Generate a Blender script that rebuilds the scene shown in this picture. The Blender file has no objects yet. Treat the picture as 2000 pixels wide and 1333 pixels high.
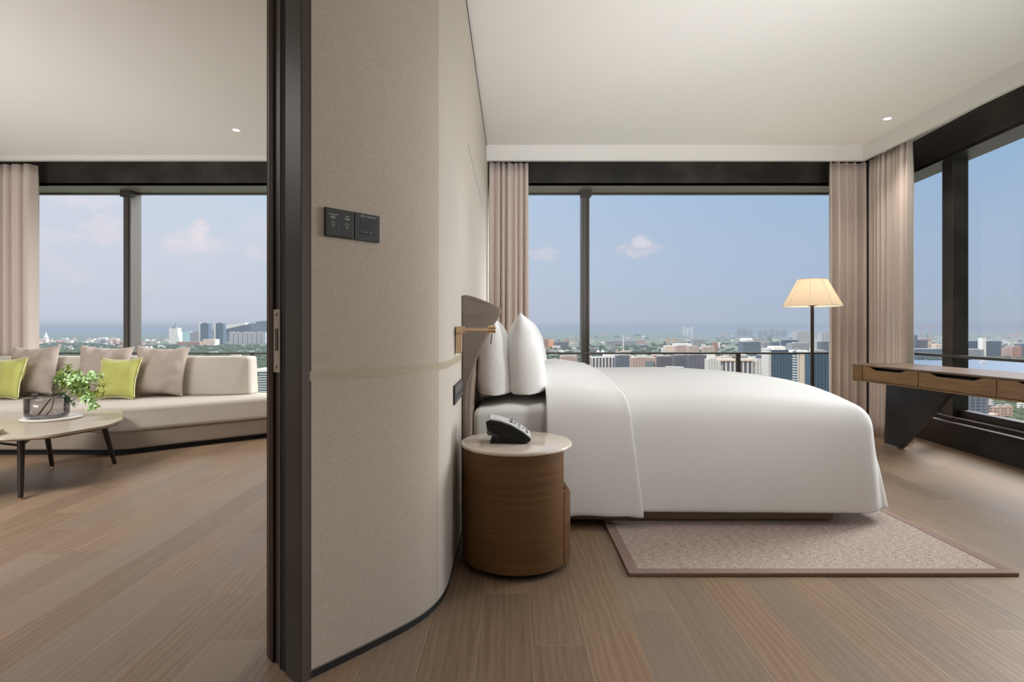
import bpy, bmesh, math, random
from mathutils import Vector, Matrix, noise
random.seed(7)
sc = bpy.context.scene
COL = sc.collection
EYE = 1.05            # camera height above the floor
F = 1090.0            # focal length in pixels of the 2000 px frame
HZ = 645.0            # row of the eye level

# ------------------------------------------------------------------ camera
cam_d = bpy.data.cameras.new('camera'); cam = bpy.data.objects.new('camera', cam_d); COL.objects.link(cam)
cam.location = (0, 0, EYE); cam.rotation_euler = (math.radians(90), 0, 0)
cam_d.sensor_width = 36; cam_d.lens = F/2000*36; cam_d.shift_y = -(666.5-HZ)/2000
cam_d.clip_start = 0.05; cam_d.clip_end = 200000
sc.camera = cam
sc.view_settings.view_transform = 'Standard'; sc.view_settings.look = 'None'
sc.view_settings.gamma = 1; sc.view_settings.use_curve_mapping = False
sc.view_settings.exposure = 0.0
sc.cycles.max_bounces = 10; sc.cycles.diffuse_bounces = 6; sc.cycles.glossy_bounces = 4
sc.cycles.transmission_bounces = 8; sc.cycles.transparent_max_bounces = 16; sc.cycles.volume_bounces = 0
sc.cycles.caustics_reflective = False; sc.cycles.caustics_refractive = False
sc.cycles.sample_clamp_indirect = 6

# ------------------------------------------------------------------ node helpers
class NT:
    def __init__(s, nt): s.nt = nt; s.n = nt.nodes; s.l = nt.links
    def new(s, t, **k):
        n = s.n.new(t)
        for a, b in k.items():
            if a == 'inp':
                for kk, v in b.items():
                    if isinstance(v, bpy.types.NodeSocket): s.l.new(v, n.inputs[kk])
                    else: n.inputs[kk].default_value = v
            else: setattr(n, a, b)
        return n
    def m(s, op, a, b=0.0, c=0.0):
        n = s.n.new('ShaderNodeMath'); n.operation = op
        for i, v in enumerate((a, b, c)):
            if isinstance(v, bpy.types.NodeSocket): s.l.new(v, n.inputs[i])
            elif i < len(n.inputs): n.inputs[i].default_value = v
        return n.outputs[0]
    def mix(s, f, a, b, mode='MIX'):
        n = s.n.new('ShaderNodeMix'); n.data_type = 'RGBA'; n.blend_type = mode
        for i, v in ((0, f), (6, a), (7, b)):
            if isinstance(v, bpy.types.NodeSocket): s.l.new(v, n.inputs[i])
            else: n.inputs[i].default_value = v if i == 0 else (v[0], v[1], v[2], 1)
        return n.outputs[2]
    def ss(s, x, lo, hi):   # smoothstep
        n = s.n.new('ShaderNodeMapRange'); n.interpolation_type = 'SMOOTHSTEP'
        s.l.new(x, n.inputs[0]); n.inputs[1].default_value = lo; n.inputs[2].default_value = hi
        return n.outputs[0]
    def noise(s, vec, scale, detail=2, rough=.5, dist=0, scl=None):
        if scl is not None:
            mp = s.new('ShaderNodeMapping'); s.l.new(vec, mp.inputs[0]); mp.inputs[3].default_value = scl; vec = mp.outputs[0]
        n = s.n.new('ShaderNodeTexNoise'); s.l.new(vec, n.inputs['Vector'])
        n.inputs['Scale'].default_value = scale; n.inputs['Detail'].default_value = detail
        n.inputs['Roughness'].default_value = rough; n.inputs['Distortion'].default_value = dist
        return n.outputs[0]
def lin(r, g, b):
    f = lambda c: (c/255/12.92) if c/255 <= .04045 else ((c/255+.055)/1.055)**2.4
    return (f(r), f(g), f(b))

# ------------------------------------------------------------------ world: hazy summer sky with low cumulus
W = bpy.data.worlds.new('World'); sc.world = W; W.use_nodes = True
t = NT(W.node_tree); t.n.clear()
tc = t.new('ShaderNodeTexCoord'); sp = t.new('ShaderNodeSeparateXYZ'); t.l.new(tc.outputs['Generated'], sp.inputs[0])
X, Y, Z = sp.outputs
AZ = t.m('MULTIPLY', t.m('ARCTAN2', X, Y), 57.2958)      # degrees, 0 = straight out of the facade, + to the right
EL = t.m('MULTIPLY', t.m('ARCSINE', Z), 57.2958)
azf = t.ss(AZ, -45, 45)
hor = t.mix(azf, lin(205, 208, 222), lin(174, 186, 206))
mid = t.mix(azf, lin(209, 215, 228), lin(168, 189, 215))
top = t.mix(azf, lin(204, 219, 236), lin(154, 186, 221))
azm = t.ss(AZ, -20, 20)
sky = t.mix(t.ss(EL, 0.0, 7.0), hor, mid); sky = t.mix(t.ss(EL, 6.0, 17.0), sky, top)
# clouds
cv = t.new('ShaderNodeCombineXYZ'); t.l.new(AZ, cv.inputs[0]); t.l.new(t.m('MULTIPLY', EL, 1.7), cv.inputs[1])
n1 = t.noise(cv.outputs[0], .11, 6, .55, .3)
cl = t.ss(n1, .50, .72)
band = t.m('MULTIPLY', t.ss(EL, 1.5, 6.0), t.m('SUBTRACT', 1.0, t.ss(EL, 9.0, 15.0)))
left = t.m('SUBTRACT', 1.0, t.ss(AZ, -24.0, -8.0))
veil = t.m('MULTIPLY', t.m('MULTIPLY', cl, band), left)
sky = t.mix(t.m('MULTIPLY', veil, .75), sky, lin(226, 221, 231))
def puff(az, el, ra, re, amp, col):
    global sky
    n2 = t.noise(cv.outputs[0], .9, 5, .6, .2)
    dx = t.m('DIVIDE', t.m('SUBTRACT', AZ, az), ra); dy = t.m('DIVIDE', t.m('SUBTRACT', EL, el), re)
    d = t.m('ADD', t.m('MULTIPLY', dx, dx), t.m('MULTIPLY', dy, dy))
    v = t.m('SUBTRACT', t.m('SUBTRACT', 1.0, d), t.m('MULTIPLY', t.m('SUBTRACT', n2, .5), -2.2))
    sky = t.mix(t.m('MULTIPLY', t.ss(v, .2, 1.15), amp), sky, col)
puff(12.9, 8.1, 3.08, 1.35, .85, lin(212, 209, 222))
puff(13.0, 8.7, 1.40, 1.01, .7, lin(224, 220, 230))
puff(3.3, 7.7, 2.38, 1.01, .7, lin(212, 211, 222))
puff(8.6, 7.6, 1.54, 0.68, .3, lin(200, 203, 222))
puff(-30.0, 7.8, 2.94, 1.22, .75, lin(231, 225, 232))
puff(-29.2, 8.9, 1.12, 1.49, .75, lin(236, 226, 230))
puff(-36.0, 8.4, 2.66, 2.03, .7, lin(229, 222, 230))
puff(-37.6, 10.6, 3.64, 1.08, .65, lin(228, 224, 234))
puff(-41.0, 7.4, 4.90, 1.08, .55, lin(224, 222, 230))
puff(-24.6, 7.2, 1.68, 0.94, .6, lin(224, 220, 228))
# distant land dissolving in haze just under the eye level
hz = t.mix(azm, lin(168, 176, 192), lin(158, 171, 191))
sky = t.mix(t.m('SUBTRACT', 1.0, t.ss(EL, -0.1, 1.0)), sky, hz)
# the high sky (above what the windows frame) is brightened as added room fill
SKYUP = 3.0
bright = t.mix(t.ss(EL, 19.0, 40.0), sky, (SKYUP*.98, SKYUP*1.0, SKYUP*1.02))
# behind the building: softer daylight
back = t.ss(t.m('MULTIPLY', Y, -1.0), .0, .5)
bright = t.mix(back, bright, (.26, .24, .22))
# added bright patch in the sky, unseen at the right, to light the rooms
glow = t.m('MULTIPLY', t.m('MULTIPLY', t.ss(AZ, 47, 55), t.m('SUBTRACT', 1.0, t.ss(AZ, 66, 76))), t.ss(EL, -2, 6))
bright = t.mix(glow, bright, (28, 28, 28))
bg = t.new('ShaderNodeBackground'); t.l.new(bright, bg.inputs[0]); bg.inputs[1].default_value = 1.0
wo = t.new('ShaderNodeOutputWorld'); t.l.new(bg.outputs[0], wo.inputs[0])
W.cycles.sampling_method = 'MANUAL'; W.cycles.sample_map_resolution = 1024

# ------------------------------------------------------------------ sun (stands behind the hotel, to the left) 
sd = bpy.data.lights.new('sun', 'SUN'); so = bpy.data.objects.new('sun', sd); COL.objects.link(so)
sd.energy = 3.5; sd.angle = math.radians(.6); sd.color = (1, .93, .84)
so.rotation_euler = Vector((.55, .62, -.75)).to_track_quat('-Z', 'Y').to_euler()
so.location = (-5, -20, 30)
# large area lights: added fill out of view, no lamps of the suite
def area(name, loc, rot, sx, sy, power, col, spread=120):
    l = bpy.data.lights.new(name, 'AREA'); o = bpy.data.objects.new(name, l); COL.objects.link(o)
    l.shape = 'RECTANGLE'; l.size = sx; l.size_y = sy; l.energy = power; l.color = col; l.spread = math.radians(spread)
    o.location = loc; o.rotation_euler = rot; return o
def aim(name, loc, to, sx, sy, power, spread, col=(.985, .99, 1)):
    return area(name, loc, (Vector(to)-Vector(loc)).to_track_quat('-Z', 'Y').to_euler(), sx, sy, power, col, spread)
aim('bedroom_up_fill', (1.5, -1.8, .25), (1.5, 3.1, 2.88), 2.0, .3, 29.5, 50)  # added fill low behind the camera, brightens the bedroom ceiling
aim('bedroom_side_fill', (3.3, 1.2, 2.0), (-.2, 4.2, 1.4), .5, 1.0, 12, 60)  # added fill from the right for the wall and bed
aim('living_room_up_fill', (-4.6, .2, .12), (-3.6, 4.6, 2.8), 2.0, .8, 60, 80)  # added fill, brightens the living room ceiling
aim('living_room_top_fill', (-3.8, 2.0, 2.74), (-3.8, 2.5, 0), 1.6, .8, 100, 150)  # added overhead fill for sofa and floor, out of view
aim('bed_head_fill', (.50, 2.45, 2.84), (.02, 3.15, .9), .12, .12, 1.0, 50)  # unseen fill added to brighten the pillows

# ------------------------------------------------------------------ materials
M = {}
def mat(name, col, rough=.6, metal=0, spec=.5, build=None, bump=None, sheen=0, coat=0, emit=None, es=1):
    m = bpy.data.materials.new(name); m.use_nodes = True
    s = NT(m.node_tree); p = s.n['Principled BSDF']
    p.inputs['Base Color'].default_value = (*col, 1); p.inputs['Roughness'].default_value = rough
    p.inputs['Metallic'].default_value = metal; p.inputs['Specular IOR Level'].default_value = spec
    p.inputs['Sheen Weight'].default_value = sheen; p.inputs['Coat Weight'].default_value = coat
    if emit: p.inputs['Emission Color'].default_value = (*emit, 1); p.inputs['Emission Strength'].default_value = es
    if build: build(s, p)
    M[name] = m; return m
def obc(s): return s.new('ShaderNodeTexCoord').outputs['Object']
def bumpto(s, p, h, strength, dist=.01):
    b = s.new('ShaderNodeBump'); s.l.new(h, b.inputs['Height']); b.inputs['Strength'].default_value = strength
    b.inputs['Distance'].default_value = dist; s.l.new(b.outputs[0], p.inputs['Normal'])
def weave(c1, c2, fine=1.0, b=.25, vert=.5):
    def f(s, p):
        o = obc(s)
        a = s.noise(o, 1, 3, .6, 0, (900*fine, 900*fine, 150*fine))
        c = s.noise(o, 1, 3, .6, 0, (150*fine, 150*fine, 900*fine))
        v = s.m('ADD', s.m('MULTIPLY', a, vert), s.m('MULTIPLY', c, 1-vert))
        big = s.noise(o, 1.2, 3)
        k = s.ss(v, .36, .64)
        col = s.mix(k, c1, c2)
        col = s.mix(s.m('MULTIPLY', big, .12), col, c1)
        s.l.new(col, p.inputs['Base Color']); bumpto(s, p, v, b, .002)
    return f
mat('wall_linen', (.4, .35, .3), .85, build=weave((.36, .305, .25), (.52, .46, .39), 1, .35, .6), spec=.25)
mat('wall_linen_lit', (.66, .61, .55), .8, build=weave((.50, .455, .395), (.58, .53, .475), 1.3, .12, .6), spec=.25)  # same wall made paler, the light on it put into the colour
mat('wall_band', (.4, .35, .3), .8, build=weave((.38, .32, .235), (.44, .375, .285), .8, .2), spec=.25)
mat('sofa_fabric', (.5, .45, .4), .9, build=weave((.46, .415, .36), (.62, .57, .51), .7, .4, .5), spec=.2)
mat('sofa_base_shaded', (.4, .33, .27), .9, build=weave((.25, .20, .16), (.34, .285, .235), .7, .4, .5), spec=.2)  # darker than the seat, shade on the base put into the colour
mat('mauve_fabric', (.4, .33, .29), .85, build=weave((.34, .275, .24), (.46, .385, .34), .8, .3, .6), spec=.2, sheen=.15)
mat('lime_fabric', (.5, .5, .1), .8, build=weave((.38, .38, .09), (.50, .50, .155), .8, .2, .6), spec=.2, sheen=.3)
mat('piping_fabric', (.72, .74, .42), .8)
mat('curtain_fabric', (.4, .35, .3), .8, build=weave((.60, .505, .455), (.72, .62, .565), 1.2, .1, .5), spec=.2, sheen=.25)
mat('white_cotton', (.78, .775, .765), .75, spec=.2, sheen=.1)
mat('ceiling_paint', (.84, .825, .80), .9, spec=.1)
mat('trim_paint_shaded', (.68, .665, .64), .7, spec=.2)  # darker than the ceiling, shade on the bulkhead put into the colour
def dmetal(s, p):
    o = obc(s); n = s.noise(o, 2.2, 6, .65)
    col = s.mix(s.ss(n, .35, .75), (.028, .025, .022), (.065, .057, .050)); s.l.new(col, p.inputs['Base Color'])
    r = s.new('ShaderNodeMapRange', inp={'Value': n, 'To Min': .32, 'To Max': .5}); s.l.new(r.outputs[0], p.inputs['Roughness'])
mat('bronze_panel', (.03, .027, .024), .4, .35, build=dmetal)
mat('bronze_frame', (.10, .092, .082), .42, .5)
mat('frame_soffit', (.20, .18, .16), .5, .3)
mat('door_brown', (.050, .035, .029), .65, 0, spec=.15)
mat('door_tan', (.12, .08, .06), .4, .3)
mat('black_gap', (.006, .006, .006), .8)
mat('steel', (.45, .42, .38), .32, 1)
mat('rail_metal', (.09, .085, .078), .4, .6)
mat('brass', (.62, .44, .28), .3, 1)
mat('leg_metal', (.05, .038, .03), .35, .7)
mat('skirting_metal', (.03, .03, .03), .45, .5)
mat('plate_black', (.035, .034, .032), .45, .2)
mat('plate_dark', (.02, .019, .018), .35)
mat('socket_grey', (.13, .125, .12), .4, .3)
mat('print_white', (.55, .53, .5), .6)
mat('phone_black', (.010, .010, .011), .42, spec=.3)
mat('phone_silver', (.62, .63, .64), .4)
mat('phone_grey', (.12, .12, .14), .4)
mat('key_white', (.62, .64, .66), .5)
mat('tray_white', (.74, .70, .65), .5)
mat('bark', (.12, .10, .04), .8)
mat('leaf_green', (.24, .36, .04), .6)
mat('leaf_dark', (.05, .14, .04), .6)
mat('petal', (.62, .84, .46), .6)
mat('headboard_leather', (.15, .118, .092), .5, spec=.35, build=lambda s, p: bumpto(s, p, s.noise(obc(s), 1, 3, .6, 0, (60, 60, 140)), .15, .003))
mat('headboard_lining', (.36, .28, .22), .7)
mat('bed_base_fabric', (.26, .20, .14), .85, build=weave((.24, .18, .125), (.32, .25, .18), 1, .2))
def marble(s, p):
    o = obc(s); n = s.noise(o, 6, 6, .6, .6)
    s.l.new(s.mix(s.ss(n, .4, .75), (.80, .71, .62), (.73, .63, .53)), p.inputs['Base Color'])
mat('cream_stone', (.7, .6, .5), .12, build=marble, coat=.3)
def tabletop(s, p):
    o = obc(s); n = s.noise(o, 1, 5, .6, .3, (26, 4, 4))
    s.l.new(s.mix(n, (.43, .36, .28), (.52, .45, .36)), p.inputs['Base Color'])
mat('pale_tabletop', (.5, .4, .3), .28, build=tabletop)
def wood(c1, c2, sc3, b=.1):
    def f(s, p):
        o = obc(s); n = s.noise(o, 1, 6, .62, .5, sc3); g = s.noise(o, 1.3, 2)
        fi = s.noise(o, 1, 3, .6, 0, tuple(x*5 for x in sc3))
        v = s.m('ADD', s.m('MULTIPLY', n, .65), s.m('MULTIPLY', fi, .35))
        c = s.mix(s.ss(v, .36, .66), c1, c2)
        s.l.new(s.mix(s.m('MULTIPLY', g, .35), c, c1), p.inputs['Base Color']); bumpto(s, p, v, b, .003)
    return f
mat('walnut', (.1, .05, .02), .5, build=wood((.130, .060, .019), (.195, .094, .032), (2.0, 2.0, 85), .03))
mat('oak_brown', (.2, .12, .07), .42, build=wood((.185, .098, .034), (.28, .160, .064), (60, 3, 60)))
mat('desk_top', (.2, .12, .07), .33, build=wood((.13, .072, .038), (.20, .118, .066), (60, 3, 60)))
def rugm(s, p):
    o = obc(s)
    a = s.noise(o, 1, 2, .5, 0, (95, 260, 1)); b2 = s.noise(o, 1, 2, .5, 0, (30, 160, 1)); big = s.noise(o, 5, 3)
    v = s.m('ADD', s.m('MULTIPLY', a, .6), s.m('MULTIPLY', b2, .4))
    c = s.mix(s.ss(v, .38, .62), (.30, .225, .195), (.64, .54, .48))
    s.l.new(c, p.inputs['Base Color']); bumpto(s, p, v, .8, .006)
mat('rug_weave', (.5, .4, .35), .95, build=rugm, spec=.1)
mat('rug_border', (.3, .2, .18), .95, build=weave((.27, .19, .165), (.35, .25, .22), .5, .4), spec=.1)
def glass_nodes(name, tint, gl):
    m = bpy.data.materials.new(name); m.use_nodes = True; s = NT(m.node_tree); s.n.clear()
    tr = s.new('ShaderNodeBsdfTransparent'); tr.inputs[0].default_value = (*tint, 1)
    gb = s.new('ShaderNodeBsdfGlossy'); gb.inputs['Roughness'].default_value = .02
    fr = s.new('ShaderNodeFresnel'); fr.inputs[0].default_value = 1.35
    mx = s.new('ShaderNodeMixShader'); s.l.new(s.m('MULTIPLY', fr.outputs[0], gl), mx.inputs[0])
    s.l.new(tr.outputs[0], mx.inputs[1]); s.l.new(gb.outputs[0], mx.inputs[2])
    out = s.new('ShaderNodeOutputMaterial'); s.l.new(mx.outputs[0], out.inputs[0]); M[name] = m
glass_nodes('window_glass', (.985, .99, .99), .05)
glass_nodes('smoke_glass', (.84, .83, .83), .8)
# plank floor
def floorm(s, p):
    o = obc(s); sp = s.new('ShaderNodeSeparateXYZ'); s.l.new(o, sp.inputs[0]); x, y, z = sp.outputs
    xr = s.m('DIVIDE', s.m('ADD', x, 20.043), .180); row = s.m('FLOOR', xr); fx = s.m('FRACT', xr)
    wn = s.new('ShaderNodeTexWhiteNoise', noise_dimensions='1D'); s.l.new(row, wn.inputs['W'])
    yr = s.m('DIVIDE', s.m('ADD', y, s.m('MULTIPLY', wn.outputs[0], 7.0)), 1.45); iy = s.m('FLOOR', yr); fy = s.m('FRACT', yr)
    cb = s.new('ShaderNodeCombineXYZ'); s.l.new(row, cb.inputs[0]); s.l.new(iy, cb.inputs[1])
    w2 = s.new('ShaderNodeTexWhiteNoise', noise_dimensions='2D'); s.l.new(cb.outputs[0], w2.inputs[0])
    pid = w2.outputs[0]
    sh = s.new('ShaderNodeCombineXYZ'); s.l.new(s.m('MULTIPLY', pid, 40.0), sh.inputs[0]); s.l.new(s.m('MULTIPLY', pid, 91.0), sh.inputs[1])
    va = s.new('ShaderNodeVectorMath', operation='ADD'); s.l.new(o, va.inputs[0]); s.l.new(sh.outputs[0], va.inputs[1]); v = va.outputs[0]
    wvm = s.new('ShaderNodeMapping'); s.l.new(v, wvm.inputs[0]); wvm.inputs[3].default_value = (1, .085, 1)
    wv = s.new('ShaderNodeTexWave', wave_type='RINGS', rings_direction='Z'); s.l.new(wvm.outputs[0], wv.inputs[0])
    wv.inputs['Scale'].default_value = 11; wv.inputs['Distortion'].default_value = 9; wv.inputs['Detail'].default_value = 3
    wv.inputs['Detail Scale'].default_value = 1.1
    fine = s.noise(v, 1, 4, .65, 0, (260, 7, 1)); med = s.noise(v, 1, 4, .6, .4, (45, 1.6, 1))
    g = s.m('ADD', s.m('MULTIPLY', wv.outputs[1], .13), s.m('ADD', s.m('MULTIPLY', fine, .55), s.m('MULTIPLY', med, .32)))
    base = s.mix(s.ss(g, .29, .71), (.195, .128, .078), (.300, .214, .144))
    tone = s.mix(pid, (.83, .82, .83), (1.12, 1.06, 1.0))
    c = s.mix(1.0, base, tone, 'MULTIPLY')
    cb2 = s.new('ShaderNodeTexWhiteNoise', noise_dimensions='2D'); sc2 = s.new('ShaderNodeVectorMath', operation='ADD')
    s.l.new(cb.outputs[0], sc2.inputs[0]); sc2.inputs[1].default_value = (3.3, 9.1, 0); s.l.new(sc2.outputs[0], cb2.inputs[0])
    c = s.mix(s.m('MULTIPLY', s.ss(cb2.outputs[0], .6, 1.0), .45), c, (.27, .215, .17))
    ex = s.m('MINIMUM', fx, s.m('SUBTRACT', 1.0, fx)); ey = s.m('MINIMUM', fy, s.m('SUBTRACT', 1.0, fy))
    seam = s.m('MAXIMUM', s.m('SUBTRACT', 1.0, s.ss(ex, .003, .012)), s.m('SUBTRACT', 1.0, s.ss(ey, .0003, .0013)))
    c = s.mix(s.m('MULTIPLY', seam, .55), c, (.40, .31, .22))
    s.l.new(c, p.inputs['Base Color'])
    r = s.new('ShaderNodeMapRange', inp={'Value': g, 'To Min': .36, 'To Max': .52}); s.l.new(r.outputs[0], p.inputs['Roughness'])
    bumpto(s, p, s.m('SUBTRACT', g, s.m('MULTIPLY', seam, .8)), .22, .003)
mat('oak_planks', (.3, .2, .15), .4, build=floorm, spec=.4)
# lamp shade: thin cloth that lets the bulb glow through
def shade(name, col):
    m = bpy.data.materials.new(name); m.use_nodes = True; s = NT(m.node_tree); s.n.clear()
    d = s.new('ShaderNodeBsdfDiffuse'); d.inputs[0].default_value = (*col, 1)
    tl = s.new('ShaderNodeBsdfTranslucent'); tl.inputs[0].default_value = (*col, 1)
    mx = s.new('ShaderNodeMixShader'); mx.inputs[0].default_value = .5
    s.l.new(d.outputs[0], mx.inputs[1]); s.l.new(tl.outputs[0], mx.inputs[2])
    out = s.new('ShaderNodeOutputMaterial'); s.l.new(mx.outputs[0], out.inputs[0]); M[name] = m
shade('shade_cloth', (.88, .80, .69))
mat('bulb', (1, 1, 1), .5, emit=(1, .8, .55), es=8)
mat('downlight_glow', (1, 1, 1), .5, emit=(1, .96, .9), es=6)

# ------------------------------------------------------------------ object helpers
ORG = {}
def setp(o, label=None, cat=None, group=None, kind=None):
    if label: o['label'] = label
    if cat: o['category'] = cat
    if group: o['group'] = group
    if kind: o['kind'] = kind
    return o
def thing(name, loc, label, cat, group=None, kind=None):
    o = bpy.data.objects.new(name, None); COL.objects.link(o); o.location = loc; o.empty_display_size = .1
    ORG[o.name] = Vector(loc); return setp(o, label, cat, group, kind)
def obj(name, bm, m, parent=None, smooth=None, bevel=0, seg=2, rot=0, **k):
    """bm is in world coordinates; the origin becomes the parent's origin (or the mesh's base centre)"""
    if not isinstance(bm, bpy.types.Mesh):
        me = bpy.data.meshes.new(name); bm.normal_update(); bm.to_mesh(me); bm.free()
    else: me = bm
    if parent is None:
        c = [v.co for v in me.vertices]
        lo = Vector([min(v[i] for v in c) for i in range(3)]); hi = Vector([max(v[i] for v in c) for i in range(3)])
        org = Vector(((lo.x+hi.x)/2, (lo.y+hi.y)/2, lo.z))
    else: org = ORG[parent.name]
    me.transform(Matrix.Translation(-org))
    o = bpy.data.objects.new(name, me); COL.objects.link(o)
    if parent is None: o.location = org
    else: o.parent = parent
    ORG[o.name] = org
    me.materials.append(M[m] if isinstance(m, str) else m)
    if smooth is not None:
        for p in me.polygons: p.use_smooth = True
        if smooth < 180: me.set_sharp_from_angle(angle=math.radians(smooth))
    if bevel:
        b = o.modifiers.new('bevel', 'BEVEL'); b.width = bevel; b.segments = seg; b.limit_method = 'ANGLE'; b.harden_normals = False
    return setp(o, **k)
def box(bm, x0, x1, y0, y1, z0, z1):
    v = [bm.verts.new((x, y, z)) for x in (x0, x1) for y in (y0, y1) for z in (z0, z1)]
    for f in ((0, 1, 3, 2), (4, 6, 7, 5), (0, 4, 5, 1), (2, 3, 7, 6), (0, 2, 6, 4), (1, 5, 7, 3)): bm.faces.new([v[i] for i in f])
def prism(bm, poly, z0, z1):
    a = [bm.verts.new((x, y, z0)) for x, y in poly]; b = [bm.verts.new((x, y, z1)) for x, y in poly]
    n = len(poly)
    for i in range(n): bm.faces.new((a[i], a[(i+1) % n], b[(i+1) % n], b[i]))
    bm.faces.new(list(reversed(a))); bm.faces.new(b)
    bmesh.ops.recalc_face_normals(bm, faces=bm.faces)
def prism_y(bm, poly, y0, y1):      # polygon in (x, z), swept along y
    a = [bm.verts.new((x, y0, z)) for x, z in poly]; b = [bm.verts.new((x, y1, z)) for x, z in poly]
    n = len(poly)
    for i in range(n): bm.faces.new((a[i], a[(i+1) % n], b[(i+1) % n], b[i]))
    bm.faces.new(list(reversed(a))); bm.faces.new(b)
    bmesh.ops.recalc_face_normals(bm, faces=bm.faces)
def obox(bm, o, u, v, w, a0, a1, b0, b1, c0, c1):    # box in a local frame: origin o, unit vectors u v w
    P = lambda a, b, c: o+u*a+v*b+w*c
    vs = [bm.verts.new(P(a, b, c)) for a in (a0, a1) for b in (b0, b1) for c in (c0, c1)]
    fs = [bm.faces.new([vs[i] for i in f]) for f in ((0, 1, 3, 2), (4, 6, 7, 5), (0, 4, 5, 1), (2, 3, 7, 6), (0, 2, 6, 4), (1, 5, 7, 3))]
    bmesh.ops.recalc_face_normals(bm, faces=fs)
def tube(bm, pts, r, n=10, r1=None):
    pts = [Vector(p) for p in pts]; rings = []
    for i, p in enumerate(pts):
        d = (pts[min(i+1, len(pts)-1)]-pts[max(i-1, 0)]).normalized()
        s = d.cross(Vector((0, 0, 1)));
        if s.length < .05: s = d.cross(Vector((1, 0, 0)))
        s.normalize(); w = d.cross(s)
        rr = r if r1 is None else r+(r1-r)*i/(len(pts)-1)
        rings.append([bm.verts.new(p+s*rr*math.cos(2*math.pi*k/n)+w*rr*math.sin(2*math.pi*k/n)) for k in range(n)])
    fs = []
    for i in range(len(rings)-1):
        for k in range(n): fs.append(bm.faces.new((rings[i][k], rings[i][(k+1) % n], rings[i+1][(k+1) % n], rings[i+1][k])))
    fs.append(bm.faces.new(rings[0])); fs.append(bm.faces.new(list(reversed(rings[-1]))))
    bmesh.ops.recalc_face_normals(bm, faces=fs)
def lathe(bm, prof, cx, cy, n=48, sx=1, sy=1):
    rings = [[bm.verts.new((cx+r*sx*math.cos(2*math.pi*k/n), cy+r*sy*math.sin(2*math.pi*k/n), z)) for k in range(n)] for r, z in prof]
    fs = []
    for i in range(len(rings)-1):
        for k in range(n): fs.append(bm.faces.new((rings[i][k], rings[i][(k+1) % n], rings[i+1][(k+1) % n], rings[i+1][k])))
    return rings, fs
def lathe_solid(bm, prof, cx, cy, n=48):
    rings, fs = lathe(bm, prof, cx, cy, n); fs.append(bm.faces.new(rings[0])); fs.append(bm.faces.new(rings[-1]))
    bmesh.ops.recalc_face_normals(bm, faces=fs)
B = bmesh.new
def bx(*a):
    bm = B(); box(bm, *a); return bm
def px(x, y, z): return Vector(((x-1000)/F*z, z, EYE-(y-HZ)/F*z))    # what a photo pixel shows at depth z

# ================================================================== THE ROOM
GX = lambda y: 3.656+.0892*y          # right glass line
IX = lambda y: 3.47+.0892*y           # inner face of right sill / header
YF0, YF1, YG = 6.0, 6.36, 6.33        # facade: inner face, outer face, glass
bm = B(); prism(bm, [(-8.0, -4.5), (4.3, -4.5), (4.3, 6.4), (-8.0, 6.4)], -.12, 0)
obj('floor', bm, 'oak_planks', kind='structure')
# ceilings: bedroom slab with drop at the curtain recess, living slab a little lower
CB, CL, CE = EYE+1.833, EYE+1.745, EYE+1.70
bm = B(); prism(bm, [(-.35, -4.5), (3.49, -4.5), (3.49, 5.54), (-.35, 5.54)], CB, CB+.3)
obj('ceiling', bm, 'ceiling_paint', kind='structure')
bm = B(); prism(bm, [(-8.0, -4.5), (-.35, -4.5), (-.35, 5.56), (-8.0, 5.56)], CL, CB+.3)
obj('ceiling_living', bm, 'ceiling_paint', kind='structure')
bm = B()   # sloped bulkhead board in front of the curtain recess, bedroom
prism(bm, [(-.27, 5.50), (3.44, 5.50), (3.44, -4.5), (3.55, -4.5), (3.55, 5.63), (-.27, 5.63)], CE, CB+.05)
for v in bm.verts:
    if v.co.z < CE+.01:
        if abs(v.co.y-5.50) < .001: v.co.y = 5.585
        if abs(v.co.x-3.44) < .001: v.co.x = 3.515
obj('trim_1', bm, 'trim_paint_shaded', kind='structure')
bm = B(); box(bm, -8, -.30, 5.57, 5.63, CE+.001, CL+.05); obj('trim_2', bm, 'trim_paint_shaded', kind='structure')
bm = B(); box(bm, -8.0, 4.4, 5.63, 6.45, CE+.16, CB+.3); box(bm, 3.55, 4.4, -4.5, 5.63, CE+.16, CB+.3)
obj('ceiling_recess', bm, 'ceiling_paint', kind='structure')
# facade header (dark metal), soffit and sill
HB, GB = EYE+1.552, .33
bm = B(); box(bm, -8, 4.02, YF0, YF0+.05, HB, CE+.2); obj('trim_12', bm, 'bronze_panel', kind='structure', )
bm = B(); box(bm, -8, 4.02, YF0, YF1+.02, HB-.004, HB+.03); obj('trim_3', bm, 'frame_soffit', kind='structure')
bm = B(); box(bm, -8, 4.02, YF0-.0, YF0+.05, 0, .22); box(bm, -8, 4.02, YF0, YG+.05, .22, .25); obj('wall_facade', bm, 'bronze_panel', kind='structure')
bm = B()
prism(bm, [(IX(-4.5), -4.5), (IX(5.95), 5.95), (IX(5.95)+.05, 5.95), (IX(-4.5)+.05, -4.5)], HB, CE+.2)
obj('trim_13', bm, 'bronze_panel', kind='structure')
bm = B(); prism(bm, [(IX(-4.5), -4.5), (IX(5.95), 5.95), (GX(5.95)+.06, 5.95), (GX(-4.5)+.06, -4.5)], HB-.004, HB+.03)
obj('trim_4', bm, 'bronze_panel', kind='structure')
bm = B(); prism(bm, [(IX(-4.5), -4.5), (IX(5.95), 5.95), (IX(5.95)+.05, 5.95), (IX(-4.5)+.05, -4.5)], 0, .225)
obj('wall_right', bm, 'bronze_panel', kind='structure')
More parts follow.
